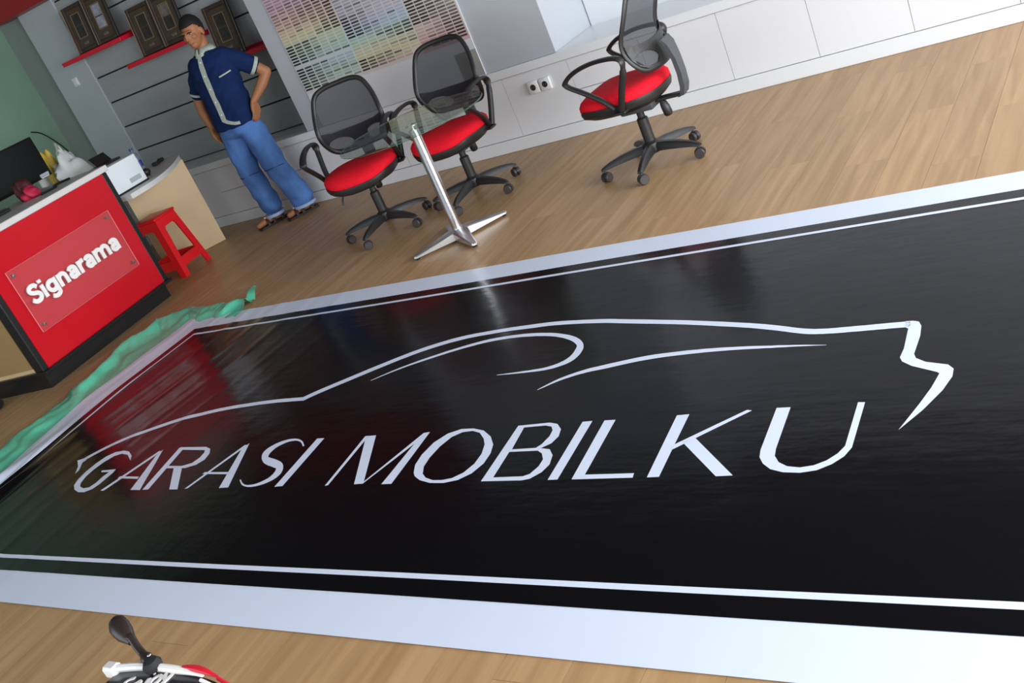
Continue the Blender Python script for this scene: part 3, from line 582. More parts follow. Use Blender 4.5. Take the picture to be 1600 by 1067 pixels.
# ------------------------------------------------------------------ office chairs
def make_chair(label, group, loc, rz, base_rot):
    """local frame: the sitter looks along -y, floor at z = 0"""
    t = thing('office_chair', loc, rz, label, 'chair', group)
    # five star base
    hub = MB().lathe([(0.0, 0.075), (0.05, 0.075), (0.056, 0.09), (0.05, 0.128), (0.036, 0.14), (0, 0.14)], n=20).build('base_hub', 'black_plastic', t)
    leg = None; cas = None
    for k in range(5):
        a = base_rot-rz+2*PI*k/5
        if leg is None:
            m = MB(); rings = []
            for u, w, zt, zb in ((0.03, 0.030, 0.128, 0.082), (0.10, 0.027, 0.126, 0.082), (0.18, 0.023, 0.116, 0.078), (0.25, 0.0195, 0.101, 0.072), (0.292, 0.017, 0.086, 0.066), (0.305, 0.012, 0.078, 0.066)):
                rings.append([(u, -w, zb), (u, -w*0.9, zb+(zt-zb)*0.6), (u, -w*0.45, zt), (u, w*0.45, zt), (u, w*0.9, zb+(zt-zb)*0.6), (u, w, zb)])
            m.loft(rings)
            leg = m.build('base_arm', 'black_plastic', t, rz=a)
        else: leg = inst(leg, t, rz=a)
        # twin wheel caster
        c = Vector((math.cos(a), math.sin(a), 0))*0.288
        if cas is None:
            m = MB()
            m.lathe([(0.007, 0.05), (0.007, 0.072), (0.011, 0.072), (0.011, 0.078)], n=10)
            X = Matrix.Rotation(PI/2, 4, 'X')
            for s in (-1, 1):
                m.lathe([(0.006, -0.010), (0.024, -0.010), (0.0275, -0.006), (0.0275, 0.006), (0.024, 0.010), (0.006, 0.010)], (0.0, s*0.0145, 0.0275), 18, X)
            cas = m.build('caster', 'caster_grey', t)
            hood = MB()
            pr = [(0.031*math.cos(q), 0.0275+0.031*math.sin(q)) for q in [PI*(0.02+0.96*i/10) for i in range(11)]]
            hood.prism(pr+[(-0.020, 0.034), (0.020, 0.034)], -0.006, 0.006, lambda u, v, w: (u, w, v))
            hood.build('caster_hood', 'black_plastic', cas)
        else: cas = copy_tree(cas, t)
        cas.location = c; cas.rotation_euler.z = a+0.9+k*1.3
    MB().lathe([(0, 0.12), (0.031, 0.12), (0.031, 0.27), (0.025, 0.275), (0.021, 0.28), (0.021, 0.35), (0, 0.35)], n=18).build('gas_column', 'black_plastic', t)
    # tilt mechanism
    MB().box((0, 0.02, 0.342), (0.15, 0.20, 0.046), bevel=0.012, seg=2).build('mechanism', 'stem_grey', t)
    MB().tube([(0, 0.145, 0.345), (0, 0.15, 0.325), (0, 0.155, 0.300), (0, 0.160, 0.262), (0, 0.161, 0.252)], [0.012, 0.020, 0.024, 0.024, 0.018], 12).build('tension_knob', 'black_plastic', t)
    MB().tube(catmull([(-0.06, -0.02, 0.35), (-0.17, -0.03, 0.335), (-0.20, -0.035, 0.31), (-0.215, -0.04, 0.27)], 5), [0.006]*15+[0.009], 8).build('lever', 'black_plastic', t)
    # seat
    def seat_ring(sx, sy, z, cy=-0.045, dome=0.0):
        out = []
        for i in range(40):
            a = 2*PI*i/40; c, s = math.cos(a), math.sin(a)
            e = 2.6
            x = sx*math.copysign(abs(c)**(2/e), c); y = sy*math.copysign(abs(s)**(2/e), s)
            if y < 0: x *= 1.0
            zz_ = z-(0.028*sstep(-y, 0.14, 0.26))+dome*0
            out.append((x, cy+y, zz_))
        return out
    MB().loft([seat_ring(0.14, 0.14, 0.362), seat_ring(0.205, 0.205, 0.368), seat_ring(0.236, 0.236, 0.392), seat_ring(0.244, 0.244, 0.418), seat_ring(0.243, 0.243, 0.432)]).build('seat_shell', 'black_plastic', t)
    MB().loft([seat_ring(0.234, 0.234, 0.424), seat_ring(0.243, 0.243, 0.440), seat_ring(0.241, 0.241, 0.462), seat_ring(0.226, 0.226, 0.480), seat_ring(0.19, 0.19, 0.490), seat_ring(0.11, 0.11, 0.495), seat_ring(0.02, 0.02, 0.496)]).build('seat', 'seat_red', t, sm=70)
    # back: dished frame with mesh
    def bp(x, z, d=0.0):
        q = (x/0.225)**2
        return (x, 0.245-0.062*q+0.075*(z-0.58)+0.045*math.exp(-((z-0.70)/0.11)**2)*-1.0+d, z)
    outline = [(0.0, 0.985), (0.10, 0.982), (0.165, 0.955), (0.200, 0.88), (0.220, 0.78), (0.224, 0.68), (0.205, 0.60), (0.165, 0.553), (0.09, 0.540), (0.0, 0.537)]
    outline = [(x, 0.537+(z-0.537)*0.935) for x, z in outline]
    full = outline+[(-x, z) for x, z in outline[-2:0:-1]]
    oc = [(p.x, p.y) for p in catmull([(a, b, 0) for a, b in full], 5, closed=True)]
    MB().tube([bp(x, z) for x, z in oc], [(0.011, 0.016)]*len(oc), 8, closed=True, up=(0, 1, 0)).build('back_frame', 'black_plastic', t, sm=60)
    # mesh fabric filled across the frame
    m = MB(); rows = 22; zs = [0.539+(0.954-0.539)*i/rows for i in range(rows+1)]
    def halfw(z):
        best = 0.0
        for i in range(len(oc)):
            (x0, z0), (x1, z1) = oc[i-1], oc[i]
            if (z0-z)*(z1-z) <= 0 and abs(z1-z0) > 1e-9:
                best = max(best, abs(x0+(x1-x0)*(z-z0)/(z1-z0)))
        return best
    hw = [max(halfw(z), 0.02) for z in zs]
    m.grid(18, rows, lambda u, v: bp((u*2-1)*hw[int(round(v*rows))], zs[int(round(v*rows))]))
    m.build('back_mesh', 'mesh_fabric', t, sm=70)
    # lumbar yoke behind the mesh: band with two oval openings
    yo = [(-0.222, 0.705), (-0.15, 0.682), (-0.07, 0.675), (0.0, 0.673), (0.07, 0.675), (0.15, 0.682), (0.222, 0.705), (0.215, 0.625), (0.19, 0.582), (0.15, 0.553), (0.08, 0.542), (0, 0.540), (-0.08, 0.542), (-0.15, 0.553), (-0.19, 0.582), (-0.215, 0.625)]
    holes = [[(s*0.122+0.076*math.cos(a), 0.598+0.040*math.sin(a)+0.10*abs(0.076*math.cos(a))*0+ s*0.012*math.cos(a)) for a in [2*PI*i/20 for i in range(20)]] for s in (-1, 1)]
    loops = [[Vector((a, b, 0)) for a, b in lp] for lp in [yo]+holes]
    fl_ = [p for lp in loops for p in lp]
    tr = geometry.tessellate_polygon(loops)
    bm = bmesh.new(); vv = [bm.verts.new(p) for p in fl_]
    for q in tr:
        try: bm.faces.new([vv[i] for i in q])
        except ValueError: pass
    for it in range(4):
        es = [q for q in bm.edges if q.calc_length() > 0.05]
        if not es: break
        bmesh.ops.subdivide_edges(bm, edges=es, cuts=1); bmesh.ops.triangulate(bm, faces=[f for f in bm.faces if len(f.verts) > 3])
    for v in bm.verts: v.co = Vector(bp(v.co.x, v.co.y, 0.008))
    bmesh.ops.recalc_face_normals(bm, faces=bm.faces)
    bmesh.ops.solidify(bm, geom=list(bm.faces), thickness=0.006)
    me = bpy.data.meshes.new('lumbar_yoke'); bm.to_mesh(me); bm.free()
    put('lumbar_yoke', me, 'black_plastic', t)
    # broad spine strap from the yoke to the mechanism
    m = MB(); rings = []
    for y, z, w, th in ((0.272, 0.655, 0.056, 0.012), (0.290, 0.62, 0.052, 0.018), (0.303, 0.54, 0.040, 0.022), (0.306, 0.46, 0.037, 0.024), (0.300, 0.39, 0.037, 0.026), (0.285, 0.350, 0.036, 0.024), (0.262, 0.340, 0.034, 0.016)):
        rings.append([(-w, y-th/2, z), (w, y-th/2, z), (w*0.93, y+th/2, z), (-w*0.93, y+th/2, z)])
    m.loft(rings); m.build('spine', 'stem_grey', t)
    MB().box((0, 0.20, 0.350), (0.05, 0.18, 0.018), bevel=0.004).build('spine_link', 'black_plastic', t)
    # loop armrests
    for s in (-1, 1):
        x0 = 0.262*s
        pts = [(x0*0.97, 0.045, 0.405), (x0*1.03, 0.090, 0.50), (x0*1.06, 0.140, 0.60), (x0*1.06, 0.150, 0.655), (x0*1.06, 0.10, 0.680), (x0*1.06, -0.02, 0.684), (x0*1.06, -0.13, 0.664), (x0*1.06, -0.198, 0.628), (x0*1.05, -0.195, 0.600), (x0*1.03, -0.12, 0.545), (x0*1.0, -0.04, 0.480), (x0*0.97, 0.01, 0.42)]
        P = catmull(pts, 5)
        wid = []
        for i, p in enumerate(P):
            f = i/(len(P)-1)
            a_ = 0.019 if f < 0.2 else (0.012 if f < 0.65 else 0.013)
            b_ = 0.025 if 0.22 < f < 0.68 else 0.018
            wid.append((b_, a_))
        MB().tube(P, wid, 8, up=(1, 0, 0)).build('armrest', 'black_plastic', t, sm=60)
        MB().box((0.215*s, 0.03, 0.394), (0.11, 0.075, 0.014), bevel=0.004).build('arm_bracket', 'black_plastic', t)
    return t
D2 = math.radians
def face(dx, dy): return math.atan2(dx, -dy)     # rotation that turns local -y to (dx, dy)
make_chair('black mesh-back office chair with red seat standing next to the man', 'red office chairs', (-4.43, 4.78, 0), face(0.42, -0.9), D2(203))
make_chair('black mesh-back office chair with red seat between glass table and colour chart', 'red office chairs', (-3.86, 5.05, 0), face(0.10, -1.0), D2(201))
make_chair('red-seated office chair turned sideways, standing alone in front of the white panels', 'red office chairs', (-2.52, 4.89, 0), face(-1.0, 0.03), D2(205))

# ------------------------------------------------------------------ glass table
TB = (-3.577, 4.36, 0)
tab = thing('glass_table', TB, 0, 'round glass side table on a chrome column with four-point foot', 'table')
MB().lathe([(0, 0.03), (0.030, 0.03), (0.030, 0.672), (0.0, 0.672)], n=28).build('column', 'chrome', tab)
MB().lathe([(0, 0.672), (0.011, 0.672), (0.011, 0.694), (0.036, 0.694), (0.036, 0.700), (0, 0.700)], n=20).build('mount', 'chrome', tab)
def disc(r, z0, z1, n=64):
    return MB().lathe([(0.0001, z0), (r-0.002, z0), (r, z0+0.002), (r, z1-0.002), (r-0.002, z1), (0.0001, z1)], n=n)
top = disc(0.425, 0.700, 0.709).build('table_top', ['glass_top', 'glass_edge'], tab)
for p in top.data.polygons:
    c = p.center
    if math.hypot(c.x, c.y) > 0.4235: p.material_index = 1
top['label'] = 'round clear glass top'
for k in range(4):
    a = math.atan2(0.2145, 0.186)+k*PI/2
    m = MB(); rings = []
    for u, w, zt in ((0.0, 0.050, 0.062), (0.06, 0.046, 0.060), (0.17, 0.031, 0.044), (0.26, 0.021, 0.032), (0.292, 0.017, 0.028), (0.300, 0.010, 0.024)):
        rings.append([(u, -w, 0.014), (u, -w, zt-0.006), (u, -w*0.72, zt), (u, w*0.72, zt), (u, w, zt-0.006), (u, w, 0.014)])
    m.loft(rings)
    ft = m.build('foot', 'alu_white', tab, rz=a, sm=25)
    MB().lathe([(0, 0), (0.012, 0), (0.012, 0.015), (0, 0.015)], (0.28, 0, 0), 12).build('foot_glide', 'rubber', ft)
# ------------------------------------------------------------------ red reception counter
CN = Vector((-6.15, 3.15, 0)); CL = 1.281; CRZ = math.atan2(0.17, 1.27); CD = 0.62; CT = 0.985
ctr = thing('reception_counter', CN, CRZ, 'red and black reception counter with a white worktop and lettered clear sign', 'counter')
body = MB(); body.box((-CD/2-0.012, CL/2, 0.55), (CD-0.03, CL-0.03, 0.86)).build('body', 'beige_laminate', ctr, sm=0)
MB().box((-0.006, CL/2, 0.553), (0.012, CL-0.09, 0.858)).build('front_panel', 'red_gloss', ctr, sm=0)['label'] = 'glossy red front panel'
MB().box((-0.04, 0.0225, 0.552), (0.085, 0.047, 0.862), bevel=0.006).build('corner_post', 'frame_black', ctr)
MB().box((-0.04, CL-0.0225, 0.552), (0.085, 0.047, 0.862), bevel=0.006).build('corner_post', 'frame_black', ctr)
MB().box((-CD/2+0.012, CL/2, 0.112), (CD+0.03, CL+0.02, 0.022), bevel=0.003).build('base_rail', 'frame_black', ctr)
MB().box((-CD/2-0.01, CL/2-0.01, 0.051), (CD-0.04, CL-0.04, 0.102)).build('plinth', 'frame_black', ctr)
MB().box((-CD/2-0.01, 0.006, 0.553), (CD-0.16, 0.008, 0.80)).build('end_panel', 'end_beige_shaded', ctr, sm=0)
MB().box((-0.33, CL/2-0.05, CT+0.021), (0.70, CL+0.13, 0.042), bevel=0.004).build('worktop', 'worktop_white', ctr)
sg = MB().box((0.024, 0.615, 0.545), (0.006, 0.96, 0.43), bevel=0.0015).build('sign_panel', ['acrylic_clear', 'acrylic_edge'], ctr, sm=0)
for p_ in sg.data.polygons:
    if abs(p_.normal.x) < 0.9: p_.material_index = 1
sg['label'] = 'clear acrylic sign with white lettering'
for yy in (0.175, 1.055):
    for z in (0.37, 0.72):
        MB().lathe([(0, -0.028), (0.008, -0.028), (0.008, 0.0), (0.011, 0.001), (0.011, 0.006), (0, 0.008)], (0.027, yy, z), 14, Matrix.Rotation(PI/2, 4, 'Y')).build('standoff', 'steel', sg)
W_ = 0.27
def arch(x): return [(x, 0.55), (x+0.12, 0.80), (x+0.36, 0.875), (x+0.56, 0.72), (x+0.60, 0.45), (x+0.60, 0.0)]
GL = {
 'S': ([([(.84, 1.06), (.70, 1.24), (.46, 1.29), (.22, 1.17), (.20, .93), (.42, .76), (.66, .66), (.82, .48), (.76, .24), (.52, .12), (.26, .16), (.08, .36)], 1)], 1.0),
 'i': ([([(.18, 0), (.18, 1.0)], 0), ([(.18, 1.17), (.18, 1.42)], 0)], 0.42),
 'g': ([([(.80, .72), (.62, .86), (.36, .85), (.17, .66), (.16, .40), (.34, .18), (.60, .17), (.80, .34)], 1), ([(.80, 1.0), (.80, .0), (.74, -.20), (.52, -.30), (.30, -.27), (.14, -.16)], 1)], 1.02),
 'n': ([([(.16, 0), (.16, 1.0)], 0), (arch(.16), 1)], 1.0),
 'a': ([([(.12, .70), (.26, .85), (.50, .875), (.68, .74), (.70, .45), (.70, 0)], 1), ([(.70, .54), (.42, .51), (.20, .42), (.16, .26), (.28, .13), (.50, .14), (.66, .28)], 1)], 0.94),
 'r': ([([(.16, 0), (.16, 1.0)], 0), ([(.16, .52), (.26, .76), (.44, .86), (.62, .87)], 1)], 0.66),
 'm': ([([(.16, 0), (.16, 1.0)], 0), (arch(.16), 1), (arch(.76), 1)], 1.6),
}
tot = sum(GL[c][1] for c in 'Signarama'); x = 0.0
TY0, TY1, TZ, XH = 0.185, 1.035, 0.500, 0.086
su = (TY1-TY0)/tot
for c in 'Signarama':
    m = MB()
    for k, (pth, cr) in enumerate(GL[c][0]):
        ribbon(m, [((x+p[0])*su, p[1]*XH) for p in pth], W_*su*1.06, lambda u, v, t: (t, TY0+u, TZ+v), 0.0275, 0.036+0.0004*k, 6, bool(cr))
    m.build('letter', 'letter_white', sg, sm=0)
    x += GL[c][1]

# ------------------------------------------------------------------ desk behind, with curved worktop
desk = thing('corner_desk', (-6.9, 5.0, 0), 0, 'beige desk with a curved pale worktop standing between counter and back wall', 'desk')
def dk(p): return (p[0]+6.9, p[1]-5.0)
cv = [(p.x, p.y) for p in catmull([(-6.275, 4.47, 0), (-6.30, 4.68, 0), (-6.38, 4.88, 0), (-6.50, 5.07, 0), (-6.66, 5.27, 0), (-6.84, 5.47, 0)], 6)]
plan = cv+[(-7.0, 5.55), (-8.0, 5.55), (-8.0, 3.2), (-7.06, 3.2), (-6.985, 4.43)]
MB().prism([dk(p) for p in plan], 0.738, 0.774, lambda u, v, t: (u, v, t)).build('worktop', 'worktop_white', desk, sm=30)
A1, A2 = Vector((-6.815, 5.455, 0)), Vector((-7.11, 5.007, 0))
def wallseg(a, b, z0, z1, th):
    d = (b-a); L = d.length; ang = math.atan2(d.y, d.x); c = (a+b)/2
    return MB().box((c.x+6.9, c.y-5.0, (z0+z1)/2), (L, th, z1-z0), rz=ang, bevel=0.0015)
wallseg(A1, A2, 0.002, 0.738, 0.022).build('side_panel', 'beige_laminate', desk, sm=0)['label'] = 'plain beige laminate panel'
wallseg(Vector((-7.13, 4.99, 0)), Vector((-7.0, 4.46, 0)), 0.002, 0.738, 0.02).build('knee_space_shade', 'under_shade', desk, sm=0)  # added dark sheet, stands in for the shadowed space under the desk
wallseg(Vector((-7.9, 3.3, 0)), Vector((-7.9, 5.45, 0)), 0.002, 0.738, 0.02).build('back_panel', 'beige_laminate', desk, sm=0)
DZ = 0.775
# printer
pr = thing('printer', (-6.60, 4.62, DZ), 0.06, 'white box-shaped printer on the corner desk behind the red counter', 'printer')
MB().box((0, 0, 0.112), (0.30, 0.36, 0.205), bevel=0.008, seg=2).build('body', 'printer_white', pr)
MB().box((0.003, 0.0, 0.006), (0.31, 0.37, 0.011), bevel=0.002).build('base', 'frame_black', pr)
MB().box((0.151, 0.08, 0.055), (0.003, 0.11, 0.035)).build('front_badge', 'printer_grey', pr)
MB().box((-0.06, 0.06, 0.222), (0.14, 0.22, 0.016), bevel=0.003).build('lid', 'frame_black', pr)
X = Matrix.Translation((-0.13, 0.11, 0.258)) @ Matrix.Rotation(D2(-35), 4, 'Y')
MB().box((0, 0, 0), (0.006, 0.15, 0.09), m=X).build('paper_tray', 'frame_black', pr)
# bottle
bt = thing('water_bottle', (-7.0, 5.20, DZ), 0, 'small clear water bottle with a blue label on the corner desk', 'bottle')
MB().lathe([(0, 0), (0.030, 0.0), (0.033, 0.01), (0.033, 0.12), (0.028, 0.15), (0.013, 0.175), (0.013, 0.19), (0, 0.19)], n=18).build('body', 'bottle', bt)
MB().lathe([(0.0335, 0.05), (0.0338, 0.05), (0.0338, 0.10), (0.0335, 0.10)], n=18).build('label_band', 'bottle_blue', bt)
MB().lathe([(0, 0.188), (0.0145, 0.188), (0.0145, 0.205), (0, 0.205)], n=14).build('cap', 'bottle_blue', bt)
# webcam-like black ball and a phone
bl = MB().ell((0, 0, 0.03), (0.032, 0.036, 0.03)); bl.lathe([(0, 0), (0.024, 0), (0.018, 0.012), (0, 0.012)], n=14)
bl.build('desk_gadget', 'black_plastic', label='small round black gadget beside the white printer', cat='gadget', loc=(-6.66, 4.97, DZ))
ph = thing('phone_handset', (-6.98, 5.36, DZ), 0.5, 'black handset lying near the far end of the corner desk', 'phone')
MB().box((0, 0, 0.012), (0.05, 0.17, 0.018), bevel=0.006, seg=2).build('body', 'black_plastic', ph)
for s in (-1, 1): MB().box((0, s*0.062, 0.018), (0.052, 0.045, 0.026), bevel=0.009, seg=2).build('ear_piece', 'black_plastic', ph)

# ------------------------------------------------------------------ things on and behind the counter
CTZ = CT+0.0425
mo = thing('monitor', (-7.22, 4.36, DZ), CRZ-0.05, 'black flat computer monitor behind the red counter', 'monitor')
MB().box((0, 0, 0.445), (0.035, 0.54, 0.31), bevel=0.008, seg=2).build('casing', 'screen_black', mo)
MB().box((0.019, 0, 0.45), (0.004, 0.505, 0.27)).build('screen', 'screen_black', mo)
MB().box((0.0195, 0.20, 0.315), (0.004, 0.085, 0.022)).build('sticker', 'printer_grey', mo)
MB().box((0.0195, 0.20, 0.298), (0.004, 0.075, 0.007)).build('badge', 'white_plastic', mo)
MB().tube([(-0.03, 0, 0.01), (-0.03, 0, 0.30)], [0.03, 0.022], 12).build('stand', 'screen_black', mo)
MB().lathe([(0, 0), (0.12, 0), (0.115, 0.010), (0.03, 0.016), (0, 0.016)], (-0.02, 0, 0), 28).build('foot', 'screen_black', mo)
def crumple(name, c, r, seed, mtl, amp=0.25, n=26, k=16, **kw):
    rr = random.Random(seed); ph_ = [(rr.uniform(1, 6), rr.uniform(1, 6), rr.uniform(0, 6), rr.uniform(0.3, 1)) for _ in range(7)]
    m = MB(); m.ell((0, 0, 0), (1, 1, 1), n, k)
    out = []
    for v in m.v:
        v = Vector(v); s = 1.0
        for a, b, p, w in ph_: s += amp*0.3*w*math.sin(a*v.x*1.4+b*v.y*1.3+p+2.2*v.z*a*0.4)
        q = Vector((v.x*s*r[0], v.y*s*r[1], v.z*s*r[2])); q.z = max(q.z, -r[2]*0.82)
        out.append((q.x, q.y, q.z+r[2]*0.82))
    m.v = out
    return m.build(name, mtl, sm=80, loc=c, **kw)
crumple('plastic_bag', (-7.20, 4.80, DZ), (0.10, 0.165, 0.195), 5, 'bag_white', 0.55, label='large crumpled white plastic bag standing behind the counter', cat='bag')
crumple('plastic_bag', (-7.46, 4.96, DZ), (0.06, 0.07, 0.235), 8, 'bag_white', 0.4, label='small white plastic bag beside the yellow packet', cat='bag')
crumple('packet', (-7.45, 4.80, DZ), (0.045, 0.06, 0.262), 9, 'bag_yellow', 0.3, label='yellow packet beside the computer monitor', cat='packet')
cp = thing('tall_cup', (-7.50, 4.70, DZ), 0, 'tall white cup between the monitor and the yellow packet', 'cup')
MB().lathe([(0, 0), (0.03, 0), (0.04, 0.52), (0.042, 0.53), (0, 0.53)], n=16).build('cup_wall', 'white_plastic', cp)
# clutter on the counter's worktop
def on_ctr(u, v): 
    return (CN.x+u*math.cos(CRZ)-v*math.sin(CRZ), CN.y+u*math.sin(CRZ)+v*math.cos(CRZ), CTZ)
kb = thing('keyboard', on_ctr(-0.42, 0.50), CRZ, 'black keyboard lying on the white counter worktop', 'keyboard')
MB().box((0, 0, 0.012), (0.15, 0.42, 0.022), bevel=0.004).build('case', 'black_plastic', kb)
for i in range(5):
    for j in range(14): MB().box((-0.055+i*0.027, -0.185+j*0.0285, 0.026), (0.021, 0.023, 0.007), bevel=0.002).build('key', 'caster_grey', kb, sm=0)
crumple('cloth_bundle', on_ctr(-0.36, 0.93), (0.05, 0.06, 0.045), 3, 'toy_pink', 0.4, label='dark pink crumpled cloth bundle in front of the monitor', cat='cloth')
crumple('cloth_bundle', on_ctr(-0.47, 0.98), (0.05, 0.075, 0.075), 6, 'dark_red', 0.5, label='dark brown-red bundle just behind the pink cloth', cat='cloth')
ca = MB().tube(catmull([on_ctr(-0.24, 0.90), on_ctr(-0.22, 1.02), on_ctr(-0.30, 1.08), on_ctr(-0.34, 1.16), on_ctr(-0.26, 1.20)], 8), 0.008, 8)
ca.v = [(a, b, c+0.008) for a, b, c in ca.v]
ca.build('cable', 'cable_black', label='black cable lying coiled at the end of the counter worktop', cat='cable')
cw = MB().tube(catmull([(XL+0.012, 6.02, 1.34), (XL+0.012, 6.12, 1.28), (XL+0.012, 6.24, 1.10), (XL+0.014, 6.29, 0.95), (XL+0.016, 6.31, 0.80), (XL+0.016, 6.31, 0.575)], 8), 0.006, 6)
cw.build('wall_cable', 'cable_black', label='thin dark cable hanging in an arc on the green wall', cat='cable')
# small dark thing on the floor at the left
crumple('floor_pad', (-6.56, 2.93, 0.0), (0.10, 0.085, 0.035), 12, 'black_plastic', 0.1, label='small dark rounded object lying on the floor beside the counter', cat='object')

# ------------------------------------------------------------------ red plastic stool
st = thing('plastic_stool', (-6.73, 4.86, 0), D2(10), 'red plastic stool beside the beige desk panel', 'stool')
SH = 0.49
MB().box((0, 0, SH-0.012), (0.26, 0.26, 0.024), bevel=0.010, seg=3).build('seat', 'stool_red', st)
def stool_side():
    m = MB(); T0, T1 = 0.120, 0.172          # half widths at the top and at the floor
    outer = [(-T1, 0.0), (-T1+0.052, 0.0), (-T1+0.064, 0.075), (T1-0.064, 0.075), (T1-0.052, 0.0), (T1, 0.0), (T0, SH-0.02), (-T0, SH-0.02)]
    hole = [(-0.098, 0.145), (0.098, 0.145), (0.066, SH-0.11), (0.050, SH-0.09), (-0.050, SH-0.09), (-0.066, SH-0.11)]
    loops = [[Vector((a, b, 0)) for a, b in lp] for lp in (outer, hole)]
    fl_ = [p for lp in loops for p in lp]; tr = geometry.tessellate_polygon(loops)
    bm = bmesh.new()
    vv = [bm.verts.new(p) for p in fl_]
    for q in tr:
        try: bm.faces.new([vv[i] for i in q])
        except ValueError: pass
    for v in bm.verts:
        u, z = v.co.x, v.co.y
        v.co = Vector((T1-(T1-T0)*z/(SH-0.02), u, z))
    bmesh.ops.recalc_face_normals(bm, faces=bm.faces)
    bmesh.ops.solidify(bm, geom=list(bm.faces), thickness=0.014)
    me = bpy.data.meshes.new('side'); bm.to_mesh(me); bm.free(); return me
sme = stool_side(); sme.materials.append(MATS['stool_red'])
for k in range(4):
    o = bpy.data.objects.new('side', sme); COL.objects.link(o); o.parent = st; o.rotation_euler.z = k*PI/2

# ------------------------------------------------------------------ red shelves with framed certificates
def shelf(x0, x1, z, label):
    s = thing('wall_shelf', ((x0+x1)/2, Y_REC, z), 0, label, 'shelf', 'red wall shelves')
    MB().box((0, -0.105, -0.018), (x1-x0, 0.21, 0.036), bevel=0.003).build('board', 'red_shelf', s)
    MB().box((0, -0.012, 0.010), (x1-x0-0.1, 0.02, 0.022), bevel=0.002).build('back_rail', 'red_shelf', s)
shelf(-8.42, -7.52, 1.775, 'red wall shelf beside the grey pier, highest of the three')
shelf(-7.62, -6.70, 1.543, 'red wall shelf holding two brown frames next to the man, middle one in height')
shelf(-6.72, -5.83, 1.282, 'red wall shelf behind the man, lowest of the three')
def frame(x0, x1, z, h, label, kind):
    lean = D2(-7)
    f = thing('picture_frame', ((x0+x1)/2, 6.115, z+0.004), 0, label, 'picture frame', 'framed certificates')
    f.rotation_euler.x = lean
    w = x1-x0; b = 0.034
    MB().box((0, 0, b/2), (w-2*b, 0.022, b), bevel=0.005).build('frame_rail', 'frame_wood', f)
    MB().box((0, 0, h-b/2), (w-2*b, 0.022, b), bevel=0.005).build('frame_rail', 'frame_wood', f)
    MB().box((-w/2+b/2, 0, h/2), (b, 0.024, h), bevel=0.005).build('frame_stile', 'frame_wood', f)
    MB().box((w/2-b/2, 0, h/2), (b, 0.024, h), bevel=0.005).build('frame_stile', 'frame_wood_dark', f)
    MB().box((-w/2+0.004, -0.013, h/2), (0.006, 0.005, h*0.98)).build('gilt_edge', 'frame_gilt', f, sm=0)
    MB().box((0, 0.002, h/2), (w-2*b+0.004, 0.008, h-2*b+0.004)).build('mat_board', 'mat_brown', f, sm=0)
    iw, ih = w*0.40, h*0.52; zc = h*0.55
    li = MB()
    for s in (-1, 1):
        li.box((s*iw/2, -0.003, zc), (0.004, 0.004, ih)); li.box((0, -0.003, zc+s*ih/2), (iw, 0.004, 0.004))
    li.build('liner', 'frame_gilt', f, sm=0)
    for s in (-1, 1):
        MB().box((0, -0.0028, zc+s*ih*0.245), (iw*0.86, 0.003, ih*0.44)).build('photo', kind if s > 0 else ('photo_dark' if kind != 'photo_reflection' else 'photo_reflection'), f, sm=0)
    MB().box((0, -0.0028, h*0.17), (iw*0.5, 0.003, h*0.05)).build('plate', 'photo_mid', f, sm=0)
frame(-8.175, -7.875, 1.775, 0.40, 'brown framed certificate with dim print next to the grey pier', 'photo_dark')
frame(-7.870, -7.570, 1.775, 0.40, 'brown framed picture with a pale reflection, on the highest red shelf', 'photo_reflection')
frame(-7.415, -7.100, 1.543, 0.40, 'dark framed certificate at the free end of the middle red shelf', 'photo_dark')
frame(-7.095, -6.795, 1.543, 0.40, 'brown framed picture with a greyish photo beside the man\'s head', 'photo_mid')
frame(-6.57, -6.26, 1.282, 0.42, 'dark brown frame with two white-edged photos behind the man\'s shoulder', 'photo_dark')

# switch and sockets
sw = thing('light_switch', (-8.63, Y_REC-0.0155, 1.587), 0, 'small white light switch on the grey pier', 'switch')
MB().box((0, -0.005, 0), (0.078, 0.009, 0.078), bevel=0.002).build('plate', 'white_plastic', sw)
MB().box((0, -0.011, 0), (0.05, 0.006, 0.05), bevel=0.002).build('rocker', 'white_plastic', sw)
for x_, nm in ((-3.693, 'white wall socket on the panel, the one nearer the glass table'), (-3.598, 'white wall socket on the panel, the one nearer the sideways chair')):
    so = thing('wall_socket', (x_, YW, 0.40), 0, nm, 'socket', 'pair of wall sockets')
    MB().box((0, -0.011, 0), (0.084, 0.022, 0.084), bevel=0.006, seg=2).build('plate', 'white_plastic', so)
    MB().lathe([(0, 0), (0.021, 0), (0.021, 0.002), (0.0, 0.002)], (0, -0.0215, 0), 20, Matrix.Rotation(PI/2, 4, 'X')).build('recess', 'dark_hole', so)
    for s in (-1, 1): MB().lathe([(0, 0), (0.0035, 0), (0.0035, 0.002), (0, 0.002)], (s*0.009, -0.0232, 0), 8, Matrix.Rotation(PI/2, 4, 'X')).build('contact', 'steel', so)

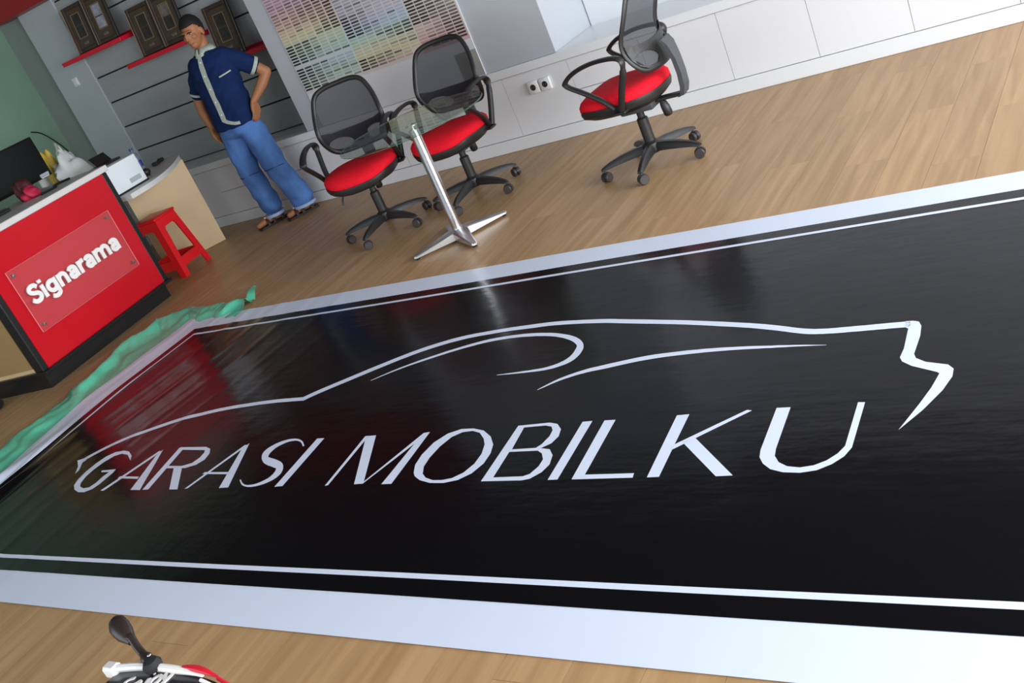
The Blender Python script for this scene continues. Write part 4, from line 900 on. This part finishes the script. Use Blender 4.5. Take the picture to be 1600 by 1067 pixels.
# ------------------------------------------------------------------ colour chart on the pier
CX0, CX1, CZ0, CZ1 = -5.625, -4.022, 0.572, 1.95
ch = thing('colour_chart', ((CX0+CX1)/2, YW+0.0115, CZ0), 0, 'tall printed colour chart with rows of small swatches mounted on the pier', 'colour chart')
OX, OZ = (CX0+CX1)/2, CZ0
board = MB().box((0, -0.004, (CZ1-CZ0)/2), (CX1-CX0, 0.008, CZ1-CZ0)).build('board', 'chart_white', ch, sm=0)
def hue(x, z):
    """printed tint at chart position"""
    def ramp(stops, t):
        for (a, ca), (b, cb) in zip(stops, stops[1:]):
            if t <= b:
                f = max(0, min(1, (t-a)/(b-a))); return tuple(p+(q-p)*f for p, q in zip(ca, cb))
        return stops[-1][1]
    P, S, Yl, Gn, Bl, Be, Lv, Rd, W0 = (205, 150, 180), (222, 160, 140), (222, 205, 145), (160, 200, 175), (165, 190, 205), (205, 200, 185), (190, 180, 200), (205, 120, 130), (212, 210, 205)
    if x < -5.012: st_ = [(0.85, W0), (0.92, Gn), (1.02, Bl), (1.12, Gn), (1.19, (190, 205, 165)), (1.26, Yl), (1.38, S), (1.5, P), (1.75, P), (1.95, Lv)]
    elif x < -4.425: st_ = [(0.80, W0), (0.86, (215, 180, 165)), (0.93, Yl), (1.0, (205, 205, 160)), (1.07, Gn), (1.14, (155, 185, 215)), (1.22, Lv), (1.4, Lv), (1.6, P), (1.95, Be)]
    else: st_ = [(0.70, Rd), (0.78, Rd), (0.88, (205, 130, 130)), (0.98, (212, 170, 155)), (1.10, (205, 180, 165)), (1.2, Be), (1.95, (190, 200, 180))]
    return ramp(st_, z)
prm = MB(); fx0, fx1, fz0, fz1 = CX0+0.004, CX1-0.004, 0.835, 1.945
prm.grid(60, 40, lambda u, v: (fx0-OX+u*(fx1-fx0), -0.0086, fz0-OZ+v*(fz1-fz0)))
tint = prm.build('printed_tint', 'chart_print', ch, sm=0)
ca_ = tint.data.color_attributes.new('Col', 'FLOAT_COLOR', 'POINT')
for i, v in enumerate(tint.data.vertices):
    c = hue(v.co.x+OX, v.co.z+OZ); c = [0.42*a+0.58*190 for a in c]; ca_.data[i].color = rgb(*c)
MB().box((-4.116-OX, -0.0085, 0.668-OZ), (0.185, 0.002, 0.185)).build('grey_field', 'chart_grey', ch, sm=0)
chip_me = MB().box((0, 0, 0), (0.070, 0.003, 0.0125)).mesh('swatch', sm=0); chip_me.materials.append(MATS['chip_print'])
rr = random.Random(11)
chips = []
for bx, ncol, pitch in ((-5.616, 7, 0.0862), (-5.012, 7, 0.0838), (-4.425, 5, 0.0795)):
    for c in range(ncol):
        x_ = bx+c*pitch+0.035
        for r_ in range(48):
            z = 1.91-r_*0.0222
            f = c/(ncol-1); d = 0.0
            lo = 0.862
            if bx < -5.5:
                lo = 0.862
                if 1.03 < z < 1.06 or 0.935 < z < 0.955: continue
                if z < 1.2: d = max(0.05, 1.05-f*1.5)+(0.5 if abs(z-1.075) < 0.012 and f > 0.5 else 0)
                elif z < 1.33: d = 0.06+0.85*f**3
                else: d = 0.30+0.45*f
                if abs(z-0.93) < 0.012: d = 0.6
            elif bx < -4.6:
                lo = 0.845 if f < 0.9 else 0.90
                if 1.11 < z < 1.262: d = max(0.12, 1.0-f*1.5)
                elif 0.94 < z <= 1.11: d = 0.12+0.8*max(0, f-0.25) if z > 1.0 else 0.1+0.3*f
                elif z <= 0.94: d = max(0.1, 0.9-f*1.1)
                else: d = 0.38-0.3*f
                if f > 0.7 and z > 1.12: d = 0.12
            else:
                lo = 0.70 if f < 0.8 else 0.775
                if z > 1.03: d = max(0.5, 0.95-f*0.5)
                elif z > 0.9: d = 0.08+0.75*f if f < 0.75 else 0.75
                elif z > 0.86: d = 0.7
                else: d = 0.42+0.2*rr.random()
                if f < 0.2 and 0.86 < z < 1.03: d = 0.06
            if z < lo: continue
            d = max(0.0, min(1.0, d+rr.uniform(-0.16, 0.12)))
            if rr.random() < 0.08: d = min(1, d+0.3)
            h_ = hue(x_, z); k = min(1.0, max(0.0, (d*1.3-0.25)))**0.9
            chips.append((x_, z, tuple((0.62*a+0.25*200)*(1-k)+22*k for a in h_)))
def vis(c):
    v = Vector((c[0], YW, c[1]))-Vector((0, 0, 1.6)); d_ = v.dot(_f)
    inside = abs(v.dot(_r2)/d_) < 0.505 and abs(v.dot(_u2)/d_) < 0.337
    return (not inside, d_)
chips.sort(key=vis)
for x_, z, c in chips[:300]:
    o = bpy.data.objects.new('swatch', chip_me); COL.objects.link(o); o.parent = ch; o.location = (x_-OX, -0.0096, z-OZ)
    o.color = rgb(*[max(0, min(255, q)) for q in c])
rest = MB(); cols = []
for x_, z, c in chips[300:]:
    rest.box((x_-OX, -0.0096, z-OZ), (0.070, 0.003, 0.0125)); cols.append(rgb(*[max(0, min(255, q)) for q in c]))
rme = bpy.data.meshes.new('further_swatches'); rme.from_pydata(rest.v, [], rest.f)
at = rme.color_attributes.new('Col', 'FLOAT_COLOR', 'POINT')
for i in range(len(rest.v)): at.data[i].color = cols[i//8]
put('further_swatches', rme, 'chart_print', ch, kind='stuff')
# ------------------------------------------------------------------ the man
def realize(mb, name, voxel, smooth=4, m=None, parent=None, fac=0.5):
    """fuse overlapping closed volumes into one continuous surface"""
    me = mb.mesh(name, sm=0, weld=False)
    t = bpy.data.objects.new('tmp', me); COL.objects.link(t)
    r = t.modifiers.new('r', 'REMESH'); r.mode = 'VOXEL'; r.voxel_size = voxel; r.use_smooth_shade = True
    if smooth:
        s = t.modifiers.new('s', 'SMOOTH'); s.iterations = smooth; s.factor = fac
    dg = bpy.context.evaluated_depsgraph_get(); dg.update()
    me2 = bpy.data.meshes.new_from_object(t.evaluated_get(dg)); me2.name = name
    bpy.data.objects.remove(t)
    me2.shade_smooth()
    return put(name, me2, m, parent)
man = thing('person', (-6.17, 5.56, 0), D2(10), 'standing person in a dark blue short-sleeved shirt and jeans, hand on hip', 'person')
def chain(mb, pts, n=14):
    """tapered rounded limb through (x,y,z,r)"""
    P = catmull([p[:3] for p in pts], 4); R = []
    for i in range(len(pts)-1): R += [pts[i][3]*(1-j/4)+pts[i+1][3]*j/4 for j in range(4)]
    R.append(pts[-1][3])
    mb.tube(P, R, n)
    mb.ell(pts[0][:3], (pts[0][3],)*3, n, 8); mb.ell(pts[-1][:3], (pts[-1][3],)*3, n, 8)
HX, HZ = 0.055, 1.575                       # head centre
HY = -0.015
HM = Matrix.Translation((HX, HY, HZ)) @ Matrix.Rotation(D2(2), 4, 'Z') @ Matrix.Rotation(D2(7), 4, 'X')
b = MB()
# head: skull, face, jaw, nose, brow, ears
b.ell((0, 0.012, 0.022), (0.072, 0.090, 0.092), 20, 14, HM)
b.ell((0, -0.022, -0.030), (0.058, 0.066, 0.085), 18, 12, HM)
b.ell((0, -0.045, -0.085), (0.034, 0.034, 0.030), 14, 10, HM)
b.ell((0, -0.093, -0.022), (0.0125, 0.016, 0.026), 12, 8, HM); b.ell((0, -0.101, -0.038), (0.016, 0.013, 0.011), 12, 8, HM)
b.ell((0, -0.072, 0.014), (0.052, 0.022, 0.012), 14, 8, HM)
for s in (-1, 1):
    b.ell((s*0.038, -0.056, -0.030), (0.022, 0.022, 0.022), 12, 8, HM)
    b.ell((s*0.073, 0.016, -0.014), (0.010, 0.021, 0.034), 12, 8, HM)
b.ell((0, -0.082, -0.062), (0.024, 0.012, 0.012), 12, 8, HM)
def pt(p): return tuple(HM @ Vector(p))
nk = pt((0, 0.022, -0.06))
chain(b, [(nk[0], nk[1], nk[2], 0.054), (0.050, 0.015, 1.44, 0.054), (0.045, 0.02, 1.36, 0.062)])
# torso under the clothes
chain(b, [(0.045, 0.02, 1.36, 0.09), (0.04, 0.01, 1.22, 0.105), (0.03, 0.0, 1.05, 0.10), (0.025, 0.0, 0.93, 0.11)])
chain(b, [(-0.085, 0.018, 1.325, 0.048), (0.045, 0.018, 1.335, 0.06), (0.175, 0.018, 1.325, 0.048)])
# his left arm: hand on the hip
LE, LW = (0.365, 0.165, 1.110), (0.258, 0.010, 0.960)
chain(b, [(0.195, 0.025, 1.325, 0.048), (0.29, 0.10, 1.22, 0.046), LE+(0.040,), ])
chain(b, [LE+(0.041,), (0.322, 0.100, 1.040, 0.042), LW+(0.027,)])
# his right arm: down and behind the hip
RE, RW = (-0.245, 0.035, 1.090), (-0.215, -0.005, 0.885)
chain(b, [(-0.105, 0.025, 1.325, 0.048), (-0.19, 0.04, 1.22, 0.046), RE+(0.040,)])
chain(b, [RE+(0.041,), (-0.240, 0.015, 1.00, 0.040), RW+(0.027,)])
def hand(wr, d, nrm, side, curl):
    """palm and five fingers; d = finger direction, nrm = back of the hand"""
    d = Vector(d).normalized(); n = Vector(nrm); n = (n-d*n.dot(d)).normalized(); s = d.cross(n)*side
    w = Vector(wr)
    for k in range(5):
        u = (k-2)*0.0155
        chain(b, [tuple(w+s*u*0.55)+(0.016,), tuple(w+d*0.05+s*u)+(0.0155,), tuple(w+d*0.082+s*u)+(0.0125,)], 10)
    for k, L in enumerate((0.066, 0.076, 0.072, 0.056)):
        u = (k-1.5)*0.0205
        p0 = w+d*0.082+s*u; p1 = p0+d*L*0.42-n*0.006; d2 = (d-n*curl).normalized(); p2 = p1+d2*L*0.32; d3 = (d-n*curl*2.2).normalized(); p3 = p2+d3*L*0.26
        chain(b, [tuple(p0)+(0.0098,), tuple(p1)+(0.0092,), tuple(p2)+(0.0084,), tuple(p3)+(0.0072,)], 10)
    t0 = w+d*0.022-s*0.028; t1 = t0+d*0.03-s*0.026-n*0.01; t2 = t1+d*0.03-s*0.010-n*0.006
    chain(b, [tuple(t0)+(0.0135,), tuple(t1)+(0.0115,), tuple(t2)+(0.009,)], 10)
hand((0.256, 0.006, 0.955), (-0.10, -0.30, -0.95), (0.95, -0.1, -0.1), 1, 0.45)
hand((-0.214, -0.006, 0.880), (0.22, -0.10, -0.95), (-0.95, 0.1, -0.1), -1, 0.5)
# legs and feet
RA, LA = (-0.105, 0.085, 0.075), (0.195, 0.100, 0.075)
RT, LT = (-0.205, -0.075, 0.030), (0.085, -0.030, 0.030)
chain(b, [(-0.055, 0.0, 0.88, 0.085), (-0.095, 0.02, 0.66, 0.072), (-0.095, 0.010, 0.47, 0.056), (-0.100, 0.055, 0.30, 0.050), RA+(0.036,)])
chain(b, [(0.115, 0.0, 0.88, 0.085), (0.140, 0.01, 0.66, 0.072), (0.160, 0.005, 0.47, 0.056), (0.175, 0.06, 0.30, 0.050), LA+(0.036,)])
for A_, T_ in ((RA, RT), (LA, LT)):
    h = Vector(A_); t_ = Vector(T_); d = (t_-h); d.z = 0; d.normalize()
    heel = Vector((h.x, h.y, 0.045))-d*0.03
    chain(b, [tuple(h)+(0.036,), tuple(heel)+(0.027,)], 12)
    chain(b, [tuple(heel)+(0.027,), tuple(h+d*0.07+Vector((0, 0, -0.022)))+(0.031,), tuple(t_+Vector((0, 0, 0.010)))+(0.022,)], 12)
body_ = realize(b, 'body', 0.0048, 5, 'skin', man)
# face details
for s in (-1, 1):
    e = MB().ell((s*0.030, -0.0725, -0.004), (0.0105, 0.0065, 0.0048), 12, 8, HM).build('eye', 'eye', man, sm=80)
    MB().ell((s*0.030-0.002, -0.0775, -0.004), (0.0048, 0.004, 0.0052), 10, 8, HM).build('iris', 'iris', e, sm=80)
    MB().tube([pt((s*0.012, -0.092, 0.013)), pt((s*0.030, -0.0905, 0.019)), pt((s*0.050, -0.078, 0.013))], [0.003, 0.0042, 0.002], 8).build('eyebrow', 'hair', man)
MB().tube([pt((-0.021, -0.0865, -0.064)), pt((0, -0.0945, -0.062)), pt((0.021, -0.0865, -0.064))], [0.002, 0.0055, 0.002], 8).build('mouth', 'lip', man)
# hair: cap over the skull with a fringe line and short sides
hm = MB(); hm.ell((0, 0, 0), (1, 1, 1), 44, 30)
vs = []; keep = []
for v in hm.v:
    v = Vector(v); rx, ry, rz = 0.0815, 0.0995, 0.104
    wob = 1+0.022*math.sin(v.x*23)*math.sin(v.y*19+v.z*17)
    q = Vector((v.x*rx*wob, 0.014+v.y*ry*wob, 0.026+v.z*rz*wob))
    lim = 0.052 if q.y < -0.035 else (0.052-(q.y+0.035)*1.15 if q.y < 0.04 else -0.034-(q.y-0.04)*0.5)
    keep.append(q.z > lim); vs.append(tuple(HM @ q))
hair = MB(); hair.v = vs; hair.f = [f for f in hm.f if all(keep[i] for i in f)]
ho = hair.build('hair', 'hair', man, sm=80)
so_ = ho.modifiers.new('thickness', 'SOLIDIFY'); so_.thickness = 0.010; so_.offset = -1
# shirt: torso and sleeves fused
def oval(cx, cy, z, rx, ry, n=28, e=2.3):
    out = []
    for i in range(n):
        a = 2*PI*i/n; c, s_ = math.cos(a), math.sin(a)
        out.append((cx+rx*math.copysign(abs(c)**(2/e), c), cy+ry*math.copysign(abs(s_)**(2/e), s_), z))
    return out
shirt_rings = [(0.030, 0.0, 0.835, 0.188, 0.142), (0.030, 0.0, 0.90, 0.186, 0.142), (0.032, 0.002, 1.00, 0.178, 0.134), (0.036, 0.005, 1.12, 0.184, 0.132), (0.042, 0.012, 1.24, 0.196, 0.132), (0.045, 0.016, 1.33, 0.192, 0.118), (0.046, 0.018, 1.385, 0.150, 0.098), (0.048, 0.016, 1.415, 0.092, 0.082), (0.049, 0.014, 1.432, 0.068, 0.070)]
s = MB(); s.loft([oval(*r) for r in shirt_rings])
chain(s, [(0.170, 0.02, 1.335, 0.076), (0.235, 0.055, 1.285, 0.072), (0.305, 0.118, 1.195, 0.068)], 18)
chain(s, [(-0.080, 0.02, 1.335, 0.076), (-0.145, 0.035, 1.27, 0.067), (-0.212, 0.042, 1.160, 0.066)], 18)
shirt = realize(s, 'shirt', 0.009, 6, 'shirt_blue', man)
def folds(o, fn):
    me = o.data; d = [(v.co.copy(), v.normal.copy()) for v in me.vertices]
    for v, (c, n) in zip(me.vertices, d): v.co = c+n*fn(c)
    me.update()
folds(shirt, lambda c: (0.0045*math.sin(c.z*38+c.x*26+2*math.sin(c.y*20))*math.sin(c.x*17-c.z*9+1)+0.003*math.sin(c.z*70-c.x*40)*math.sin(c.x*31+c.y*20))*sstep(1.40-c.z, 0, 0.1))
def shirt_front(a, z, off):
    """point on the torso surface at angle a (0 = straight ahead, + = his left)"""
    for q0, q1 in zip(shirt_rings, shirt_rings[1:]):
        if q0[2] <= z <= q1[2]:
            f = (z-q0[2])/(q1[2]-q0[2]); cx, cy, rx, ry = [q0[i]+(q1[i]-q0[i])*f for i in (0, 1, 3, 4)]
            th = a-PI/2; e = 2.3; c, s_ = math.cos(th), math.sin(th)
            return Vector((cx+(rx+off)*math.copysign(abs(c)**(2/e), c), cy+(ry+off)*math.copysign(abs(s_)**(2/e), s_), z))
    return Vector((0, 0, z))
def strip(name, pts, w, m, parent):
    """flat cloth strip along (angle, z) points"""
    mb = MB(); n = len(pts); L = []; R = []
    for i, (a, z) in enumerate(pts):
        a0, z0 = pts[max(i-1, 0)]; a1, z1 = pts[min(i+1, n-1)]
        du, dv = (a1-a0)*0.16, z1-z0; l = math.hypot(du, dv); nu, nv = -dv/l*w/2, du/l*w/2
        L.append((a+nu/0.16, z+nv)); R.append((a-nu/0.16, z-nv))
    cl = lambda z: max(0.836, min(1.43, z))
    vs = [shirt_front(a, cl(z), 0.0095) for a, z in L]+[shirt_front(a, cl(z), 0.0095) for a, z in R]+[shirt_front(a, cl(z), -0.004) for a, z in L]+[shirt_front(a, cl(z), -0.004) for a, z in R]
    fs = []
    for i in range(n-1): fs += [(i, i+1, n+i+1, n+i), (i, 2*n+i, 2*n+i+1, i+1), (n+i, n+i+1, 3*n+i+1, 3*n+i)]
    fs += [(0, n, 3*n, 2*n), (n-1, 3*n-1, 4*n-1, 2*n-1)]
    mb.add(vs, fs); return mb.build(name, m, parent, sm=60)
strip('placket', [(0.02, 1.415-0.5*i/24) for i in range(25)]+[(0.05+0.55*(i/12)**1.1, 0.905-0.045*math.sin(i/12*1.57)) for i in range(1, 13)], 0.023, 'shirt_trim', shirt)
strip('pocket_trim', [(0.55+0.65*i/8, 1.215+0.012*i/8) for i in range(9)], 0.010, 'shirt_trim', shirt)
for i in range(5):
    p = shirt_front(0.02, 1.36-0.10*i, 0.0105)
    MB().ell(p, (0.006, 0.003, 0.006), 10, 6).build('button', 'white_plastic', shirt, sm=80)
# collar
for sd in (-1, 1):
    m = MB(); n = 10; vs = []
    for i in range(n+1):
        th = D2(4+sd*0)+i/n*D2(150); a = th*sd
        top = Vector((0.049+0.062*math.sin(a), 0.016-0.066*math.cos(a), 1.452+0.012*(i/n)))
        low = Vector((0.049+(0.083+0.02*math.sin(i/n*PI))*math.sin(a), 0.014-(0.098-0.018*i/n)*math.cos(a), 1.392+0.030*(i/n)))
        vs.append((top, low))
    m.add([p[0] for p in vs]+[p[1] for p in vs], [(i, i+1, n+2+i, n+1+i) for i in range(n)])
    o = m.build('collar', 'shirt_trim', shirt, sm=80)
    q = o.modifiers.new('thickness', 'SOLIDIFY'); q.thickness = 0.006
# sleeve cuffs
for p0, p1, r in (((0.307, 0.119, 1.193), (0.321, 0.133, 1.176), 0.0715), ((-0.210, 0.042, 1.163), (-0.218, 0.043, 1.147), 0.0685)):
    MB().tube([p0, p1], [r, r], 22).build('cuff', 'shirt_trim', shirt)
# jeans: seat and two loose legs fused
j = MB()
j.loft([oval(0.030, 0.0, z, rx, ry) for z, rx, ry in ((0.955, 0.162, 0.118), (0.90, 0.170, 0.128), (0.84, 0.176, 0.132), (0.78, 0.168, 0.120), (0.75, 0.12, 0.08))])
chain(j, [(-0.052, 0.0, 0.82, 0.104), (-0.085, 0.012, 0.66, 0.100), (-0.098, 0.008, 0.47, 0.090), (-0.103, 0.040, 0.30, 0.086), (-0.110, 0.068, 0.155, 0.086)], 20)
chain(j, [(0.110, 0.0, 0.82, 0.104), (0.138, 0.005, 0.66, 0.102), (0.160, 0.000, 0.47, 0.094), (0.177, 0.040, 0.30, 0.092), (0.190, 0.076, 0.145, 0.094)], 20)
jeans = realize(j, 'jeans', 0.009, 6, 'jeans', man)
folds(jeans, lambda c: 0.006*math.sin(c.z*34+c.x*22+2.2*math.sin(c.y*16+c.z*7))*math.sin(c.x*19-c.z*8+c.y*12)+(0.007*(0.5+0.5*math.sin(c.z*62+c.x*18+c.y*14))*sstep(0.36-c.z, 0, 0.15))+0.005*math.sin(c.z*40-c.y*25)*sstep(0.12-abs(c.z-0.50), 0, 0.1))
for c, r in (((-0.111, 0.070), 0.084), ((0.191, 0.080), 0.092)):
    MB().lathe([(r*0.80, 0.060), (r*1.0, 0.058), (r*1.03, 0.066), (r*1.03, 0.082), (r*0.8, 0.082)], (c[0], c[1], 0), 24).build('hem', 'jeans_hem', jeans)
for c, r in (((-0.098, 0.012, 0.445), 0.090), ((0.161, 0.004, 0.445), 0.095)):
    MB().tube([(c[0]+r*math.sin(a), c[1]-r*math.cos(a), c[2]+0.004*math.sin(a*3)) for a in [D2(-70+i*14) for i in range(12)]], 0.0035, 6).build('knee_seam', 'jeans_seam', jeans)
# sandals
for nm, A_, T_ in (('sandal', RA, RT), ('sandal', LA, LT)):
    h = Vector((A_[0], A_[1], 0)); t_ = Vector((T_[0], T_[1], 0)); d = (t_-h).normalized(); n_ = Vector((-d.y, d.x, 0))
    sole = MB()
    L = [(-0.075, 0.028), (-0.055, 0.036), (0.0, 0.037), (0.08, 0.043), (0.14, 0.044), (0.185, 0.034), (0.20, 0.015)]
    pol = [h+d*u+n_*w for u, w in L]+[h+d*u-n_*w for u, w in L[::-1]]
    sole.prism([(p.x, p.y) for p in pol], 0.0, 0.018, lambda u, v, t: (u, v, t))
    so2 = sole.build('sandal', 'sandal_black', man)
    for u, z, w in ((0.06, 0.066, 0.041), (0.115, 0.056, 0.046), (-0.02, 0.072, 0.044)):
        c = h+d*u
        MB().tube([c+n_*w*math.cos(q)+Vector((0, 0, 0.014+z*math.sin(q))) for q in [PI*i/10 for i in range(11)]], [(0.004, 0.013)]*11, 8, up=(0, 0, 1)).build('strap', 'sandal', so2, sm=60)
    for u in (0.06, 0.115):
        c = h+d*u
        MB().ell(c+Vector((0, 0, 0.014+(0.066 if u < 0.1 else 0.056)+0.006)), (0.009, 0.009, 0.006), 10, 6).build('buckle', 'bike_white', so2, sm=80)

# ------------------------------------------------------------------ motorbike front at the bottom of the picture
bk = thing('motorbike', (-1.385, 0.565, 0), 0.0, 'front fairing of a motorbike with white and red trim and a black mirror arm', 'motorbike')
ZB = 0.80
crest = catmull([(-0.095, 0.020, ZB), (-0.03, 0.030, ZB+0.002), (0.05, 0.034, ZB+0.001), (0.12, 0.034, ZB-0.004), (0.19, 0.022, ZB-0.018), (0.27, -0.005, ZB-0.05), (0.33, -0.06, ZB-0.11)], 6)
NC = len(crest)
m = MB(); rings = []
for i, p in enumerate(crest):
    e = 1.0
    dn = 0.0
    fr = [(0.0, 0.0, 0.0), (0.0, -0.035, 0.004), (0.0, -0.085, 0.004), (0.0, -0.15, -0.006), (0.0, -0.22, -0.03), (0.0, -0.27, -0.08), (0.01, -0.28, -0.16), (0.0, -0.24, -0.26), (0.0, -0.14, -0.30), (0.0, -0.05, -0.26), (0.0, -0.012, -0.15), (0.0, 0.002, -0.05)]
    sq = 1.0 - 0.55*sstep(i/NC, 0.72, 1.0)
    x_in = 0.012 if i == 0 else 0.0
    rings.append([(p.x*1.0+a+x_in, p.y+b2*sq, max(0.3, p.z+c*sq)-0.006) for a, b2, c in fr])
m.loft(rings); m.build('fairing', 'bike_black', bk, sm=50)['label'] = 'glossy black fairing'
tr = MB(); n1 = int(NC*0.50)
tr.tube(crest[:n1], [(0.007, 0.006)]*(n1-6)+[(0.007-0.0008*i, 0.006-0.0004*i) for i in range(6)], 8, up=(0, 0, 1))
tr.box((-0.098, 0.019, ZB-0.002), (0.03, 0.02, 0.022), bevel=0.004)
tr.build('white_trim', 'bike_white', bk)
r1 = MB(); seg = [p+Vector((0.0, 0.004, 0.004)) for p in crest[13:21]]
r1.tube(seg, [0.002, 0.004, 0.0055, 0.006, 0.0055, 0.0045, 0.003, 0.002], 8); r1.build('red_flash', 'bike_red', bk)
pin = MB(); pin.tube([p+Vector((0, -0.012, 0.006)) for p in crest[18:]], 0.0028, 6); pin.build('white_pinstripe', 'bike_white', bk)
pr_ = MB(); pr_.tube([p+Vector((0, 0.002, 0.004)) for p in crest[20:]], 0.003, 6); pr_.build('red_pinstripe', 'bike_red', bk)
# mirror on its arm
mr_ = MB()
base = Vector((-0.005, 0.033, ZB+0.006)); tip = Vector((-0.105, 0.066, ZB+0.058))
pa = [base+Vector((0.012, -0.004, -0.006)), base, base.lerp(tip, 0.16), base.lerp(tip, 0.36), base.lerp(tip, 0.50)+Vector((0, 0.002, 0.004)), base.lerp(tip, 0.62)]
mr_.tube(catmull(pa, 4), [0.011]*5+[0.0095]*4+[0.0065]*8+[0.008]*4, 10)
arm = mr_.build('mirror_arm', 'bike_dark', bk, sm=60)
hd = MB()
ax = (tip-base).normalized()
for_side = Vector((0.80, 0.55, 0.25)).cross(ax).normalized(); up_ = ax.cross(for_side)
prof = [(0.0, 0.007, 0.007), (0.008, 0.010, 0.009), (0.020, 0.015, 0.011), (0.034, 0.017, 0.012), (0.046, 0.0165, 0.011), (0.055, 0.011, 0.008), (0.058, 0.004, 0.004)]
cb = base.lerp(tip, 0.50)
rg = []
for u, w, tk in prof:
    c = cb+ax*u
    rg.append([c+up_*(w*math.cos(q))*1.0+for_side*(tk*math.sin(q)) for q in [2*PI*i/16 for i in range(16)]])
hd.loft(rg); hd.build('mirror_head', 'bike_dark', bk, sm=60)
MB().lathe([(0, -0.004), (0.014, -0.004), (0.0155, 0.004), (0.011, 0.011), (0, 0.013)], base+Vector((0.004, -0.002, 0.0)), 18).build('mirror_mount', 'rubber', bk)
MB().ell(base+Vector((0.0, 0.004, 0.016)), (0.0035, 0.0035, 0.0025), 8, 6).build('bolt', 'steel', bk)
# lettering "Enjoy" brushed on the fairing
EN = {'E': ([[(.55, 1.0), (.2, .95), (.12, .5), (.25, .05), (.6, .05)], [(.15, .52), (.48, .56)]], .75),
      'n': ([[(.1, 0), (.14, .6)], [(.12, .35), (.3, .6), (.42, .5), (.45, 0)]], .6),
      'j': ([[(.25, .6), (.25, -.1), (.12, -.32), (-.05, -.25)], [(.27, .82), (.28, .9)]], .42),
      'o': ([[(.3, .62), (.1, .45), (.12, .12), (.32, .0), (.5, .18), (.5, .45), (.3, .62)]], .62),
      'y': ([[(.05, .62), (.18, .25), (.32, .22)], [(.55, .7), (.38, .2), (.2, -.35)]], .6)}
ex = 0.0
ES = 0.035
E0 = Vector((-0.030, -0.037, 0.0)); ed = Vector((0.84, 0.55, 0)).normalized(); ev = Vector((-0.35, 0.94, 0)).normalized()
def ez(x, y): return ZB+0.0015
for c in 'Enjoy':
    m = MB()
    for k, pth in enumerate(EN[c][0]):
        def fn(u, v, t):
            p = E0+ed*u+ev*v
            # follows the top of the fairing
            i = min(range(NC), key=lambda q: abs(crest[q].x-p.x)); dy = p.y-crest[i].y
            zt = crest[i].z-0.006
            zt += 0.004*sstep(-dy, 0, 0.035) if dy > -0.085 else 0.004-0.010*sstep(-dy, 0.085, 0.15)
            return (p.x, p.y, zt+t)
        ribbon(m, [((ex+a)*ES, b2*ES*1.1) for a, b2 in pth], 0.0055, fn, 0.0002, 0.0022+0.0002*k, 5, True)
    m.build('letter', 'letter_white', bk, sm=0)
    ex += EN[c][1]*0.92
# fork and front wheel below the fairing (out of the picture)
X = Matrix.Rotation(PI/2, 4, 'X')
wh = MB().lathe([(0.20, -0.03), (0.225, -0.04), (0.25, -0.038), (0.262, -0.02), (0.265, 0), (0.262, 0.02), (0.25, 0.038), (0.225, 0.04), (0.20, 0.03)], (0.10, -0.12, 0.265), 36, X).build('wheel', 'rubber', bk, sm=60)
MB().lathe([(0, -0.028), (0.205, -0.024), (0.205, 0.024), (0, 0.028)], (0.10, -0.12, 0.265), 30, X).build('rim', 'steel', wh)
for s in (-1, 1): MB().tube([(0.10, -0.12+s*0.06, 0.265), (0.10, -0.12+s*0.06, 0.56)], 0.018, 12).build('fork', 'steel', bk)
